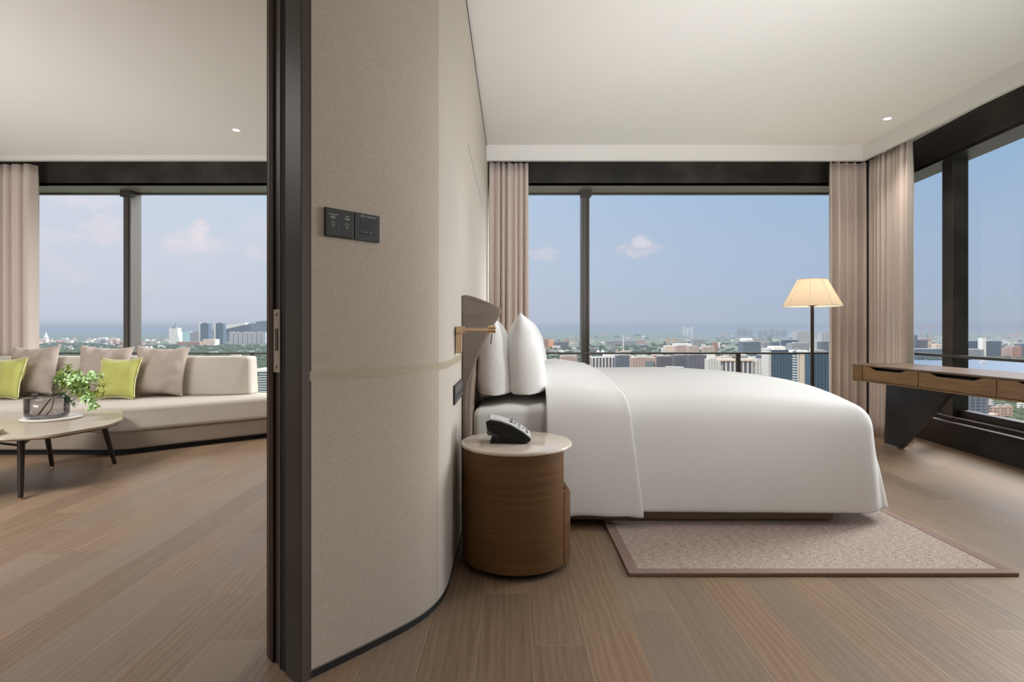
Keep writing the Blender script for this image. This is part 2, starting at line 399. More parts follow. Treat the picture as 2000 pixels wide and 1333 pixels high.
bm = B(); prism(bm, [(IX(-4.5)-.012, -4.5), (IX(5.95)-.012, 5.95), (IX(5.95)+.004, 5.95), (IX(-4.5)+.004, -4.5)], .225, .231)
obj('trim_5', bm, 'steel', kind='structure')
bm = B(); prism(bm, [(IX(-4.5)+.004, -4.5), (IX(5.95)+.004, 5.95), (GX(5.95)+.06, 5.95), (GX(-4.5)+.06, -4.5)], .20, .228)
obj('trim_14', bm, 'bronze_panel', kind='structure')
bm = B()
prism(bm, [(IX(-4.5)+.075, -4.5), (IX(5.95)+.075, 5.95), (GX(5.95)+.03, 5.95), (GX(-4.5)+.03, -4.5)], .228, .262)
prism(bm, [(IX(-4.5)+.13, -4.5), (IX(5.95)+.13, 5.95), (GX(5.95)+.03, 5.95), (GX(-4.5)+.03, -4.5)], .262, .325)
obj('trim_6', bm, 'bronze_panel', kind='structure')
bm = B(); prism(bm, [(IX(-4.5)+.070, -4.5), (IX(5.95)+.070, 5.95), (IX(5.95)+.078, 5.95), (IX(-4.5)+.078, -4.5)], .258, .266)
obj('trim_7', bm, 'steel', kind='structure')
# corner post
bm = B(); prism(bm, [(3.70, 5.88), (4.12, 5.88), (4.12, 6.45), (3.70, 6.45)], 0, CE+.2); obj('wall_corner', bm, 'bronze_panel', kind='structure')
# other walls
bm = B(); box(bm, -8.1, -8.0, -4.5, 6.4, -.05, CB+.3); obj('wall_left', bm, 'wall_linen', kind='structure')

# ---- windows (frames with panes)
def window_facade(n, x0, x1, mull):
    w = thing('window_%d' % n, ((x0+x1)/2, YG, .25), None, None, kind='structure')
    bm = B(); box(bm, x0, x1, YG-.03, YG+.03, .25, GB+.0); box(bm, x0, x1, YG-.03, YG+.03, HB-.016, HB-.004)
    obj('window_frame', bm, 'bronze_panel', w)
    for mx in mull:
        bm = B(); box(bm, mx-.043, mx+.043, 6.19, YG+.04, .25, HB-.004)
        obj('mullion', bm, 'bronze_frame', w, bevel=.006)
        bm = B(); box(bm, mx-.058, mx+.058, 6.16, 6.24, HB-.075, HB-.004); obj('mullion_cap', bm, 'bronze_panel', w)
        bm = B(); box(bm, mx+.012, mx+.018, 6.186, 6.192, .25, HB-.08); obj('mullion_groove', bm, 'black_gap', w)
    xs = [x0]+list(mull)+[x1]
    for a, b in zip(xs, xs[1:]):
        bm = B(); box(bm, a+.04, b-.04, YG-.004, YG+.004, GB-.01, HB-.01); obj('pane', bm, 'window_glass', w)
window_facade(1, -8.0, -.55, [-7.2, -4.27])
window_facade(2, -.30, 3.72, [.818])
w = thing('window_3', (GX(1), 1, .26), None, None, kind='structure')
def gpane(y0, y1):
    bm = B(); prism(bm, [(GX(y0), y0), (GX(y1), y1), (GX(y1)+.008, y1), (GX(y0)+.008, y0)], .31, HB); obj('pane', bm, 'window_glass', w)
ms = [(5.055, 5.20), (2.0, 2.145), (-1.1, -.955)]
for y0, y1 in ms:
    bm = B(); prism(bm, [(GX(y0)-.115, y0), (GX(y0)+.03, y0), (GX(y1)+.03, y1), (GX(y1)-.115, y1)], .228, HB+.01)
    obj('mullion', bm, 'bronze_panel', w, bevel=.006)
for a, b in ((5.2, 5.9), (2.145, 5.055), (-.955, 2.0), (-4.5, -1.1)): gpane(a, b)

# ---- partition between the rooms: linen wall with a rounded end
P0 = Vector((-.607, 1.674, 0)); U = Vector((.674, .739, 0)).normalized(); V = Vector((-U.y, U.x, 0))
path = [(-.607, 1.674), (-.545, 1.742), (-.482, 1.811), (-.415, 1.888)]
# smooth curve through measured floor points
def bez(p0, p1, p2, p3, n):
    out = []
    for i in range(1, n+1):
        u = i/n; a = [(1-u)**3, 3*(1-u)**2*u, 3*(1-u)*u*u, u**3]
        out.append((sum(c*p[0] for c, p in zip(a, (p0, p1, p2, p3))), sum(c*p[1] for c, p in zip(a, (p0, p1, p2, p3)))))
    return out
path += bez((-.415, 1.888), (-.325, 1.997), (-.262, 2.080), (-.2572, 2.29), 22)
path += [(-.256, 2.8), (-.255, 3.2), (-.254, 4.5), (-.253, 5.5), (-.252, 6.36)]
back = [(-.50, 6.36), (-.50, 2.4), (-.775, 1.87), (-.765, 1.818)]
bm = B(); prism(bm, path+back, .025, CB+.02)
wp = obj('wall_partition', bm, 'wall_linen', smooth=30, kind='structure'); wp.data.materials.append(M['wall_linen_lit'])
for p in wp.data.polygons:       # the long flat side is paler: window light put into the cloth colour
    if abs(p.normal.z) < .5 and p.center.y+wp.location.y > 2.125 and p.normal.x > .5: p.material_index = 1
def offs(pth, d):
    out = []
    for i, p in enumerate(pth):
        a = Vector(pth[max(i-1, 0)]); b = Vector(pth[min(i+1, len(pth)-1)]); t_ = (b-a).normalized()
        out.append((p[0]+t_.y*d, p[1]-t_.x*d))
    return out
def strip(name, d0, d1, z0, z1, m, pth=path):
    a = offs(pth, d0); b = offs(pth, d1); bm = B(); prism(bm, b+a[::-1], z0, z1); return obj(name, bm, m, kind='structure')
strip('baseboard_partition', -.012, -.001, 0, .026, 'black_gap')
strip('trim_8', -.002, .0015, .024, .028, 'steel')
strip('trim_9', -.004, .0012, .897, .926, 'wall_band')
strip('trim_10', -.004, .003, CB-.012, CB, 'black_gap')
strip('trim_11', -.003, .0008, 2.118, 2.122, 'bronze_frame', [(-.2548, 3.2), (-.2535, 5.4)])

# ---- sliding door jamb and door edge at the end of the partition
jamb = thing('door_1', P0+V*.1, None, None, kind='structure')
def jb(name, u0, u1, v0, v1, m, z0=0.0, z1=CB, bv=.0015, par=jamb):
    bm = B(); obox(bm, P0.copy(), U, V, Vector((0, 0, 1)), u0, u1, v0, v1, z0, z1); return obj(name, bm, m, par, bevel=bv)
bm = B(); prism(bm, [tuple((P0+U*a+V*b)[:2]) for a, b in ((-.036, -.020), (-.001, -.001), (.01, .0008), (.01, .03), (-.0355, .03))], 0, CB); obj('jamb_side', bm, 'door_brown', jamb)
jb('jamb_core', -.034, .02, .02, .12, 'black_gap')
jb('jamb_face', -.0375, -.034, -.0195, .079, 'bronze_panel')
jb('jamb_reveal', -.030, .02, .079, .116, 'black_gap')
jb('jamb_lip', -.0365, .02, .116, .123, 'bronze_frame')
jb('jamb_slot', -.026, .02, .123, .165, 'black_gap')
leaf = jb('door_leaf', -.030, .02, .132, .158, 'bronze_panel')
jb('jamb_edge', -.0365, .02, .165, .190, 'door_brown')
jb('jamb_edge_light', -.0335, .02, .190, .216, 'door_brown')
jb('jamb_bead', -.0345, .02, .196, .206, 'door_tan')
lk = jb('lock_plate', -.0385, -.028, .1135, .156, 'steel', .918, 1.1135, .001)
for z in (.935, 1.098): 
    bm = B(); obox(bm, P0.copy(), U, V, Vector((0, 0, 1)), -.0395, -.038, .131, .139, z-.004, z+.004); obj('screw', bm, 'bronze_frame', lk)
bm = B(); obox(bm, P0.copy(), U, V, Vector((0, 0, 1)), -.0405, -.038, .128, .143, .985, 1.055); obj('latch', bm, 'bronze_frame', lk)

# ---- rail posts and rails in front of the glass
def rail_thing(label, loc): return thing('railing', loc, label, 'railing')
r = rail_thing('thin dark metal guard rail crossing the bedroom window behind the bed', (1.7, 6.09, .25))
bm = B(); box(bm, -.25, 3.68, 6.07, 6.115, .787, .806); obj('rail', bm, 'rail_metal', r, bevel=.003)
for x in (2.47, ):
    bm = B(); box(bm, x-.022, x+.022, 6.08, 6.115, .25, .788); obj('post', bm, 'rail_metal', r, bevel=.003)
r = rail_thing('thin dark metal guard rail crossing the living room window behind the sofa', (-4, 6.09, .25))
bm = B(); box(bm, -7.9, -.52, 6.07, 6.115, .787, .806); obj('rail', bm, 'rail_metal', r, bevel=.003)
for x in (-2.835, -6.2):
    bm = B(); box(bm, x-.02, x+.02, 6.08, 6.115, .25, .788); obj('post', bm, 'rail_metal', r, bevel=.003)
r = rail_thing('grey metal guard rail along the right window above the desk', (3.8, 1, .3))
RX = lambda y: 3.600-.075+.0892*y
bm = B(); prism(bm, [(RX(-4.4), -4.4), (RX(5.84), 5.84), (RX(5.84)+.04, 5.84), (RX(-4.4)+.04, -4.4)], .800, .825); obj('rail', bm, 'rail_metal', r, bevel=.003)
for y in (2.9, .2, -2.4):
    bm = B(); box(bm, RX(y), RX(y)+.03, y, y+.04, .262, .802); obj('post', bm, 'rail_metal', r)

# ---- curtains
def curtain(name, a, b, amp, folds, label, seed, flare=0.0, group=None):
    a = Vector((*a, 0)); b = Vector((*b, 0)); d = b-a; L = d.length; d.normalize(); nrm = Vector((-d.y, d.x, 0))
    rnd = random.Random(seed); ph = [rnd.uniform(0, 6.28) for _ in range(4)]; NU, NZ = int(folds*14), 22
    z0, z1 = .012, CE+.03
    bm = B(); g = []
    for j in range(NZ+1):
        f = j/NZ; z = z0+(z1-z0)*f; row = []
        for i in range(NU+1):
            u = i/NU
            w = u+.018*math.sin(6.28*u*2.3+ph[0])+.010*math.sin(6.28*u*5+ph[1])
            k = 1-.35*max(0, f-.9)*10*.6
            o = amp*k*(math.sin(6.2832*folds*w+ph[2])*(.75+.25*math.sin(6.28*u*1.7+ph[3]))+.22*math.sin(6.2832*folds*2*w+ph[1]))
            o += .0015*math.sin(f*3+u*9)*(1-f)
            along = (u-.5)*(1+flare*(1-f))+.5
            row.append(bm.verts.new(a+d*(along*L)+nrm*o+Vector((0, 0, z))))
        g.append(row)
    for j in range(NZ):
        for i in range(NU): bm.faces.new((g[j][i], g[j][i+1], g[j+1][i+1], g[j+1][i]))
    o = obj(name, bm, 'curtain_fabric', smooth=180, label=label, cat='curtain', **({'group': group} if group else {}))
    s = o.modifiers.new('thickness', 'SOLIDIFY'); s.thickness = .004; s.offset = 0
    return o
curtain('curtain', (-.235, 5.76), (.165, 5.80), .045, 6.5, 'taupe full-length curtain gathered beside the headboard wall in the bedroom', 3, .03)
curtain('curtain', (3.27, 5.77), (3.69, 5.79), .052, 4.6, 'taupe full-length curtain behind the floor lamp, gathered at the facade window', 5)
curtain('curtain', (3.655, 5.70), (3.615, 5.08), .048, 8.5, 'taupe full-length curtain on the right window, behind the far end of the desk', 8)
curtain('curtain', (-6.0, 5.83), (-4.99, 5.83), .055, 9.5, 'taupe full-length curtain gathered at the living room window behind the sofa', 11)

# ---- downlights
def downlight(x, y, z, label, p):
    t_ = thing('downlight', (x, y, z), label, 'ceiling light')
    bm = B(); rings, fs = lathe(bm, [(.042, z-.0005), (.042, z-.004), (.030, z-.005), (.028, z-.001)], x, y, 32); obj('trim_ring', bm, 'ceiling_paint', t_, smooth=40)
    bm = B(); lathe_solid(bm, [(.028, z-.0015), (.028, z-.003)], x, y, 32); obj('diffuser', bm, 'downlight_glow', t_)
    l = bpy.data.lights.new('spot', 'SPOT'); o = bpy.data.objects.new('spot', l); COL.objects.link(o)
    l.energy = p; l.spot_size = math.radians(125); l.spot_blend = .8; l.shadow_soft_size = .03; l.color = (1, .93, .84)
    o.location = (0, 0, -.01); o.parent = t_
downlight(3.25, 4.83, CB, 'small round recessed downlight in the bedroom ceiling near the window corner', 42)
downlight(-2.40, 4.86, CL, 'small round recessed downlight in the living room ceiling above the sofa', 42)

# ================================================================== BEDROOM
# ---- rug
t_ = thing('area_rug', (1.33, 3.2, 0), 'pinkish beige woven rug with a darker border, under the bed', 'rug')
bm = B(); box(bm, .545, 2.112, 2.42, 4.45, .001, .014); obj('pile', bm, 'rug_weave', t_, bevel=.003)
bm = B()
for a in ((.497, 2.16, 2.374, 2.422), (.497, 2.16, 4.448, 4.496), (.497, .547, 2.42, 4.45), (2.11, 2.16, 2.42, 4.45)): box(bm, a[0], a[1], a[2], a[3], .001, .0155)
obj('border', bm, 'rug_border', t_, bevel=.003)

# ---- bed: base, mattress, headboard
bed = thing('bed', (.85, 3.9, 0), 'large bed with white fitted sheet, brown winged headboard and taupe plinth base', 'bed')
bm = B(); box(bm, -.17, 1.745, 3.03, 4.78, .016, .22); obj('base', bm, 'bed_base_fabric', bed, bevel=.012)
bm = B(); box(bm, -.212, 1.84, 3.015, 4.805, .21, .640)
bmesh.ops.subdivide_edges(bm, edges=bm.edges, cuts=10, use_grid_fill=True)
for v in bm.verts:
    if v.co.z > .6:
        if v.co.x > .3: v.co.z -= .02
        uy = (v.co.y-3.91)/.925; ux = (v.co.x-.85)/1.0
        v.co.z += .03*(1-uy**4)*(1-abs(ux)**6)-.012*(abs(ux)**8)
obj('mattress', bm, 'white_cotton', bed, smooth=180, bevel=.06, seg=6)
# headboard: tall padded back, its near end curling out as a wing
bm = B()
prof = [(-.245, .04), (-.214, .04), (-.214, .64), (-.20, .80), (-.195, 1.0), (-.205, 1.16), (-.22, 1.20), (-.245, 1.20)]
prism_y(bm, prof, 2.93, 4.88); obj('back_panel', bm, 'headboard_lining', bed, smooth=40, bevel=.01)
def wing(y0, y1, name, mtl):
    # wing outline measured in (x, z) at depth 2.87
    z = 2.87
    pts = [(904, 860), (903, 578), (912, 577.2), (925, 580), (945, 587), (967, 596), (975, 600), (977.5, 607), (974, 617), (962, 636), (948, 662), (934, 692), (923, 722), (914, 750), (911, 790), (911, 860)]
    return [px(a, b, z) for a, b in pts]
ow = wing(0, 0, '', '')
bm = B()
N = len(ow); ra = []; rb = []
for p in ow:
    out = max(0, (p.x+.25)/.2)
    ya = 2.83+.10*out**1.5
    ra.append(bm.verts.new((p.x, ya, p.z))); rb.append(bm.verts.new((p.x+.004, ya+.055, p.z)))
for i in range(N): bm.faces.new((ra[i], ra[(i+1) % N], rb[(i+1) % N], rb[i]))
bm.faces.new(ra[::-1]); bm.faces.new(rb)
lowz = min(p.z for p in ow)
bmesh.ops.recalc_face_normals(bm, faces=bm.faces)
obj('wing', bm, 'headboard_leather', bed, smooth=35, bevel=.006)
bm = B(); box(bm, -.245, -.238, 2.84, 2.92, .04, lowz+.01); box(bm, -.245, -.232, 2.845, 2.885, .03, lowz+.02); obj('wing_foot', bm, 'headboard_leather', bed)

# ---- duvet, draped over three sides, with a turned-down band at the head
XM, YN, YFAR, XF = .18, 2.975, 4.845, 1.985
def drape(xhead, xfoot, y0, y1, foot, hemz, lift, rr=.12, seed=1, crown=1.0):
    """grid: walk round the bed edge (near side, foot, far side) x from hem up over the edge to the middle"""
    ym = (y0+y1)/2; per = []
    n1 = 30
    for i in range(n1+1): per.append((xhead+(xfoot-(rr if foot else 0)-xhead)*i/n1, y0, 0, -1))
    if foot:
        for i in range(1, 9):
            a = -math.pi/2+math.pi/2*i/8; per.append((xfoot-rr+rr*math.cos(a), y0+rr+rr*math.sin(a), math.cos(a), math.sin(a)))
        for i in range(1, 24): per.append((xfoot, y0+rr+(y1-y0-2*rr)*i/24, 1, 0))
        for i in range(0, 9):
            a = math.pi/2*i/8; per.append((xfoot-rr+rr*math.cos(a), y1-rr+rr*math.sin(a), math.cos(a), math.sin(a)))
        for i in range(1, n1+1): per.append((xfoot-rr-(xfoot-rr-xhead)*i/n1, y1, 0, 1))
        return per, ym
    return per, ym
def top_h(x, y, lift):
    uy = min(1, abs(y-3.91)/.935); ux = max(0, (x-.98)/.90); ux = min(1.15, ux)
    h = .672+.105*(1-uy**2.4)
    h -= (.064*(ux**2.2))*(1-.25*uy)
    h += .006*noise.noise(Vector((x*2.5, y*2.5, 1.3)))
    return h+lift
def build_drape(name, xh, xf, foot, hem, lift, out, parent, mirror_top=False):
    bm = B(); cols = []
    if foot: per, ym = drape(xh, xf, YN-out, YFAR+out, True, hem, lift)
    if foot:
        R = .14; AM_ = math.radians(73)
        for (ex, ey, nx, ny) in per:
            col = []
            RE = R*(1-math.cos(AM_)); he = top_h(ex-nx*RE, ey-ny*RE, lift)
            side = .035 if abs(ny) > .5 else .075
            for i in range(12):      # hanging part
                f = i/12; z = hem(ex)+(he-R*math.sin(AM_)-hem(ex))*f
                wv = .006*noise.noise(Vector((ex*3+ey*2, z*2, 4)))*(1-f)+.004*noise.noise(Vector((ex*9+ey*7, z*3, 9)))*(1-f)
                o_ = (1-f)**1.3*side+wv
                col.append((ex+nx*o_, ey+ny*o_, z))
            for i in range(9):       # roll over the edge
                a = AM_*i/8
                qx, qy = ex-nx*R*(1-math.cos(a)), ey-ny*R*(1-math.cos(a))
                col.append((qx, qy, he-R*math.sin(AM_)+R*math.sin(a)))
            sx = min(max(ex, xh), 1.25) if abs(ny) > .5 else 1.25
            sx = xh+(1.25-xh)*min(1, (ex-xh)/(xf-.12-xh)); sy = 3.91
            qx, qy = ex-nx*RE, ey-ny*RE
            for i in range(1, 15):
                f = i/14; x = qx+(sx-qx)*f; y = qy+(sy-qy)*f; col.append((x, y, top_h(x, y, lift)))
            cols.append([bm.verts.new(c) for c in col])
        for a, b in zip(cols, cols[1:]):
            for i in range(len(a)-1): bm.faces.new((a[i], b[i], b[i+1], a[i+1]))
        bmesh.ops.remove_doubles(bm, verts=bm.verts, dist=.0005)
    else:
        # band: straight strip from near hem over the top to far hem
        R = .11; NU = 26
        for u in range(NU+1):
            q = u/NU; col = []
            he = top_h(xh+(xf-xh)*q, YN-out+R, lift)
            def X(f):   # right edge drifts toward the head as it rises onto the bed
                return xh+(xf-.17*f-xh)*q
            for s_ in (0, 1):
                seq = []
                for i in range(12):
                    f = i/12; x = X(f*.35); hz_ = hem(x); z = hz_+(he-R-hz_)*f
                    o_ = (1-f)**1.3*.045+.007*noise.noise(Vector((x*7, z*2, 2+s_)))*(1-f)
                    seq.append((x, -o_, z))
                for i in range(9):
                    a = math.pi/2*i/8; x = X(.35+.2*i/8); seq.append((x, R*(1-math.cos(a)), he-R+R*math.sin(a)))
                for i in range(1, 13):
                    f = i/12; x = X(.55+.45*f); seq.append((x, R+(.935+out-R)*f, None))
                if s_ == 0:
                    pts = [(x, YN-out+d, z if z is not None else None) for x, d, z in seq]
                else:
                    pts = pts+[(x, YFAR+out-d, z) for x, d, z in seq[::-1]][1:]
            for x, y, z in pts:
                if z is None:
                    bump_ = .040*math.exp(-((x-.30)/.20)**2)*(1-.3*abs(y-3.91)/.9)
                    z = top_h(x, y, lift)+bump_
                else:
                    e = max(0, (z-.5)/.2); z = z+(.040*math.exp(-((x-.30)/.20)**2)*.7*min(1, e) if z > .5 else 0)
                col.append(bm.verts.new((x, y, z)))
            cols.append(col)
        for a, b in zip(cols, cols[1:]):
            for i in range(len(a)-1): bm.faces.new((a[i], b[i], b[i+1], a[i+1]))
    sv = [v for v in bm.verts if v.co.z > .30 and not v.is_boundary]
    for _ in range(5): bmesh.ops.smooth_vert(bm, verts=sv, factor=.5, use_axis_x=True, use_axis_y=True, use_axis_z=True)
    bmesh.ops.recalc_face_normals(bm, faces=bm.faces)
    o = obj(name, bm, 'white_cotton', parent, smooth=180)
    s = o.modifiers.new('thickness', 'SOLIDIFY'); s.thickness = .016 if foot else .012; s.offset = -1 if foot else 1
    ss = o.modifiers.new('sub', 'SUBSURF'); ss.levels = ss.render_levels = 1
    return o
duv = thing('duvet', (1.0, 3.91, .1), 'smooth white duvet draped over the bed, head end turned down', 'duvet')
build_drape('cover', .20, XF, True, lambda x: .088-.006*(x-.7), 0, 0, duv)
build_drape('turned_down_band', XM, .69, False, lambda x: .085-.045*max(0, (.42-x)/.25)**1.5+.012*math.sin(x*9)-.02*max(0, (x-.6)/.09), .012, .016, duv)

# ---- pillows / cushions
def cushion_mesh(w, h, d, n=26, pinch=.07, exp=2.3, wr=.01, seed=0, sag=False):
    bm = B(); gr = {}
    for sgn in (-1, 1):
        for i in range(n+1):
            for j in range(n+1):
                u = -1+2*i/n; v = -1+2*j/n
                if sgn == 1 and (i in (0, n) or j in (0, n)): gr[(1, i, j)] = gr[(-1, i, j)]; continue
                x = w/2*u*(1-pinch*(1-v*v)*abs(u)**1.5); z = h/2*v*(1-pinch*(1-u*u)*abs(v)**1.5)
                t_ = ((1-abs(u)**exp)*(1-abs(v)**exp)) if not sag else (1-abs(u)**5)*((1-abs(v)**7) if v < 0 else (1-v**1.7))
                if sag and v < 0: t_ *= 1+.10*math.sin(-v*3.0)
                if sag: z += .022*max(0, v)**6*abs(u)**8
                t_ = max(0, t_)**.55
                y = sgn*d/2*t_
                e = 1-min(1, (1-max(abs(u), abs(v)))*3.0)
                y += sgn*wr*noise.noise(Vector((x*14+seed, z*9, sgn*3)))*t_**.3*.9+ wr*.6*noise.noise(Vector((x*24+seed, z*24, 7)))*e*(t_**.5)
                zz = z+h/2
                if sag and zz < .06: zz = .050+zz*zz*2.8
                gr[(sgn, i, j)] = bm.verts.new((x, y, zz))
    for sgn in (-1, 1):
        for i in range(n):
            for j in range(n):
                q = (gr[(sgn, i, j)], gr[(sgn, i+1, j)], gr[(sgn, i+1, j+1)], gr[(sgn, i, j+1)])
                bm.faces.new(q if sgn == -1 else q[::-1])
    bmesh.ops.recalc_face_normals(bm, faces=bm.faces)
    me = bpy.data.meshes.new('cushion'); bm.to_mesh(me); bm.free()
    for p in me.polygons: p.use_smooth = True
    return me
def put(name, me, m, loc, rot, label, cat, group=None):
    o = bpy.data.objects.new(name, me); COL.objects.link(o)
    if not me.materials: me.materials.append(M[m])
    o.location = loc; o.rotation_euler = rot; setp(o, label, cat, group); ORG[o.name] = Vector(loc)
    s = o.modifiers.new('sub', 'SUBSURF'); s.levels = s.render_levels = 1
    return o
R_ = math.radians
pm = cushion_mesh(.76, .485, .215, 30, .035, 2.6, .016, 1, True)
# local x = length, y = thickness; turned so the length runs into the room
put('pillow', pm, 'white_cotton', (-.098, 3.42, .640), (R_(-3), R_(0), R_(92)), 'white bed pillow standing against the brown headboard', 'pillow')
pm2 = cushion_mesh(.76, .49, .215, 30, .035, 2.6, .018, 5, True)
put('pillow', pm2, 'white_cotton', (.100, 3.38, .640), (R_(-6), R_(1.5), R_(90)), 'white bed pillow standing in front, nearest to the camera', 'pillow')
put('pillow', pm2.copy(), 'white_cotton', (.16, 4.25, .646), (R_(-6), R_(-2), R_(91)), 'white bed pillow mostly hidden behind the front pillow, on the far side of the bed', 'pillow')

# ---- nightstand
NX, NY, NR = .020, 2.560, .245
ns = thing('nightstand', (NX, NY, 0), 'round walnut nightstand with cream stone top beside the bed', 'nightstand')
bm = B(); lathe_solid(bm, [(NR-.035, .001), (NR-.03, .03)], NX, NY, 64); obj('plinth', bm, 'black_gap', ns, smooth=40)
def arc_wall(a0, a1, r0, r1, z0, z1, n=60):
    bm = B(); A = [];
    for i in range(n+1):
        a = R_(a0+(a1-a0)*i/n); A.append([bm.verts.new((NX+r*math.cos(a), NY+r*math.sin(a), z)) for r, z in ((r0, z0), (r1, z0), (r1, z1), (r0, z1))])
    for p, q in zip(A, A[1:]):
        for k in range(4): bm.faces.new((p[k], p[(k+1) % 4], q[(k+1) % 4], q[k]))
    bm.faces.new(A[0]); bm.faces.new(A[-1][::-1]); bmesh.ops.recalc_face_normals(bm, faces=bm.faces); return bm
obj('shell', arc_wall(38, 327, NR-.016, NR, .028, .522), 'walnut', ns, smooth=40, bevel=.0015)
bm = B(); lathe_solid(bm, [(NR-.02, .03), (NR-.02, .045)], NX, NY, 64); obj('bottom_board', bm, 'walnut', ns)
for i, (z0, z1) in enumerate(((.03, .188), (.191, .345))):
    bm = arc_wall(-32.2, 37.2, NR-.016, NR+.001, z0, z1, 24)
    if i == 1:     # scooped finger pull in the upper drawer front
        for v in bm.verts:
            if v.co.z > .34:
                a = math.degrees(math.atan2(v.co.y-NY, v.co.x-NX)); k = max(0, 1-abs((a-2.5)/26)**2); v.co.z -= .035*k
    d = obj('drawer', bm, 'walnut', ns, smooth=40, label='upper drawer with scooped edge' if i else None)
    bm = B(); box(bm, NX-.15, NX+.19, NY-.13, NY+.15, z0+.01, z0+.02); obj('drawer_tray', bm, 'black_gap', d)
# stone top
bm = B(); lathe_solid(bm, [(.235, .522), (.250, .524), (.2545, .530), (.2545, .536), (.250, .541), (.245, .542)], NX, NY, 96); obj('top', bm, 'cream_stone', ns, smooth=50)

# ---- telephone (side profile swept across its width)
PT = .5425
ph = thing('telephone', (-.02, 2.56, PT), 'black desk telephone with silver top on the cream nightstand top', 'telephone')
PH = lambda a, b: ((a-1000)/F*2.47, PT+(873.0-b)/F*2.47)
def psec(pts): return [PH(a, b) for a, b in pts]
y0, y1 = 2.475, 2.66
bm = B(); prism_y(bm, psec([(951, 845), (949, 833), (956, 829.5), (972, 832.5), (995, 840), (1018, 852), (1036, 864), (1036, 868), (1028, 870), (992, 862), (962, 853)]), y0, y1)
obj('body', bm, 'phone_black', ph, smooth=30, bevel=.003)
bm = B(); prism_y(bm, psec([(957, 873.3), (958, 865), (973, 864), (975, 850), (1000, 856), (1024, 867), (1031, 868), (1031, 873.3)]), y0+.015, y1-.015)
obj('stand', bm, 'phone_black', ph, bevel=.002)
bm = B(); prism_y(bm, psec([(950, 853), (951, 846), (965, 850), (978, 857), (976, 859), (953, 857)]), y0+.02, y0+.09); obj('foot', bm, 'phone_grey', ph)
bm = B(); prism_y(bm, psec([(949.5, 833), (956, 829.3), (972, 832.3), (995, 839.8), (1018, 851.8), (1036, 863.6), (1037, 861.5), (1020, 849), (996, 836.6), (973, 829), (956, 825.8), (951, 828)]), y0+.068, y1)
tp = obj('top_plate', bm, 'phone_silver', ph, smooth=30)
# handset lies along the near side
bm = B(); prism_y(bm, psec([(948, 833), (950, 828), (957, 825.5), (975, 828), (998, 836), (1020, 848.5), (1036, 861), (1037.5, 865), (1034, 867), (1018, 857.5), (996, 845.5), (972, 836.5), (956, 834)]), y0-.004, y0+.048)
hs = obj('handset', bm, 'phone_black', ph, smooth=30, bevel=.004)
bm = B(); prism_y(bm, psec([(950.5, 828.5), (957, 825.3), (975, 827.8), (998, 835.8), (1020, 848.3), (1036.2, 861), (1037, 859.5), (1021, 846.5), (998.5, 833.6), (975.5, 825.4), (957, 822.6), (951, 825.5)]), y0+.000, y0+.044)
obj('handset_back', bm, 'phone_silver', hs, smooth=30)
for r_ in range(5):
    for c_ in range(3):
        f = r_/4; a = 998+f*31; b = 837.4+f*20.5
        x_, z_ = PH(a, b); y_ = y0+.088+c_*.026
        bm = B(); obox(bm, Vector((x_, y_, z_)), Vector((.86, 0, -.5)).normalized(), Vector((0, 1, 0)), Vector((.5, 0, .86)).normalized(), -.006, .006, -.009, .009, -.002, .0075)
        obj('key', bm, 'key_white' if (r_+c_) % 2 else 'phone_black', ph, bevel=.001)
# ---- wall lamp (brass reading lamp)
rl = thing('reading_lamp', (-.255, 2.52, .96), 'brass swing-arm reading lamp on the wall beside the headboard', 'wall lamp')
bm = B(); box(bm, -.2545, -.226, 2.50, 2.54, .946, 1.035); obj('wall_plate', bm, 'brass', rl, bevel=.003)
bm = B(); box(bm, -.252, -.213, 2.485, 2.545, 1.034, 1.066); obj('pivot', bm, 'brass', rl, bevel=.004)
bm = B(); box(bm, -.215, -.098, 2.50, 2.53, 1.044, 1.060); obj('arm', bm, 'brass', rl, bevel=.002)
bm = B(); tube(bm, [(-.098, 2.515, 1.032), (-.098, 2.515, 1.070)], .012, 16); tube(bm, [(-.108, 2.515, 1.052), (-.074, 2.515, 1.052)], .017, 20); obj('lamp_head', bm, 'brass', rl, smooth=40)
bm = B(); tube(bm, [(-.089, 2.515, 1.036), (-.093, 2.515, 1.01), (-.096, 2.515, .985)], .0022, 8); obj('pull_wire', bm, 'leg_metal', rl)
# ---- socket panel on the wall by the nightstand
sk = thing('socket_panel', (-.2555, 2.6, .735), 'dark grey wall socket panel beside the nightstand, low on the linen wall', 'wall socket')
bm = B(); box(bm, -.2565, -.248, 2.43, 2.80, .722, .806); obj('plate', bm, 'plate_black', sk, bevel=.002)
for k in range(4):
    bm = B(); box(bm, -.249, -.2465, 2.438+k*.09, 2.520+k*.09, .728, .800); f_ = obj('module', bm, 'socket_grey', sk, bevel=.001)
    bm = B(); box(bm, -.2468, -.2458, 2.462+k*.09, 2.47+k*.09, .745, .768); box(bm, -.2468, -.2458, 2.486+k*.09, 2.494+k*.09, .745, .768); obj('slot', bm, 'black_gap', f_)

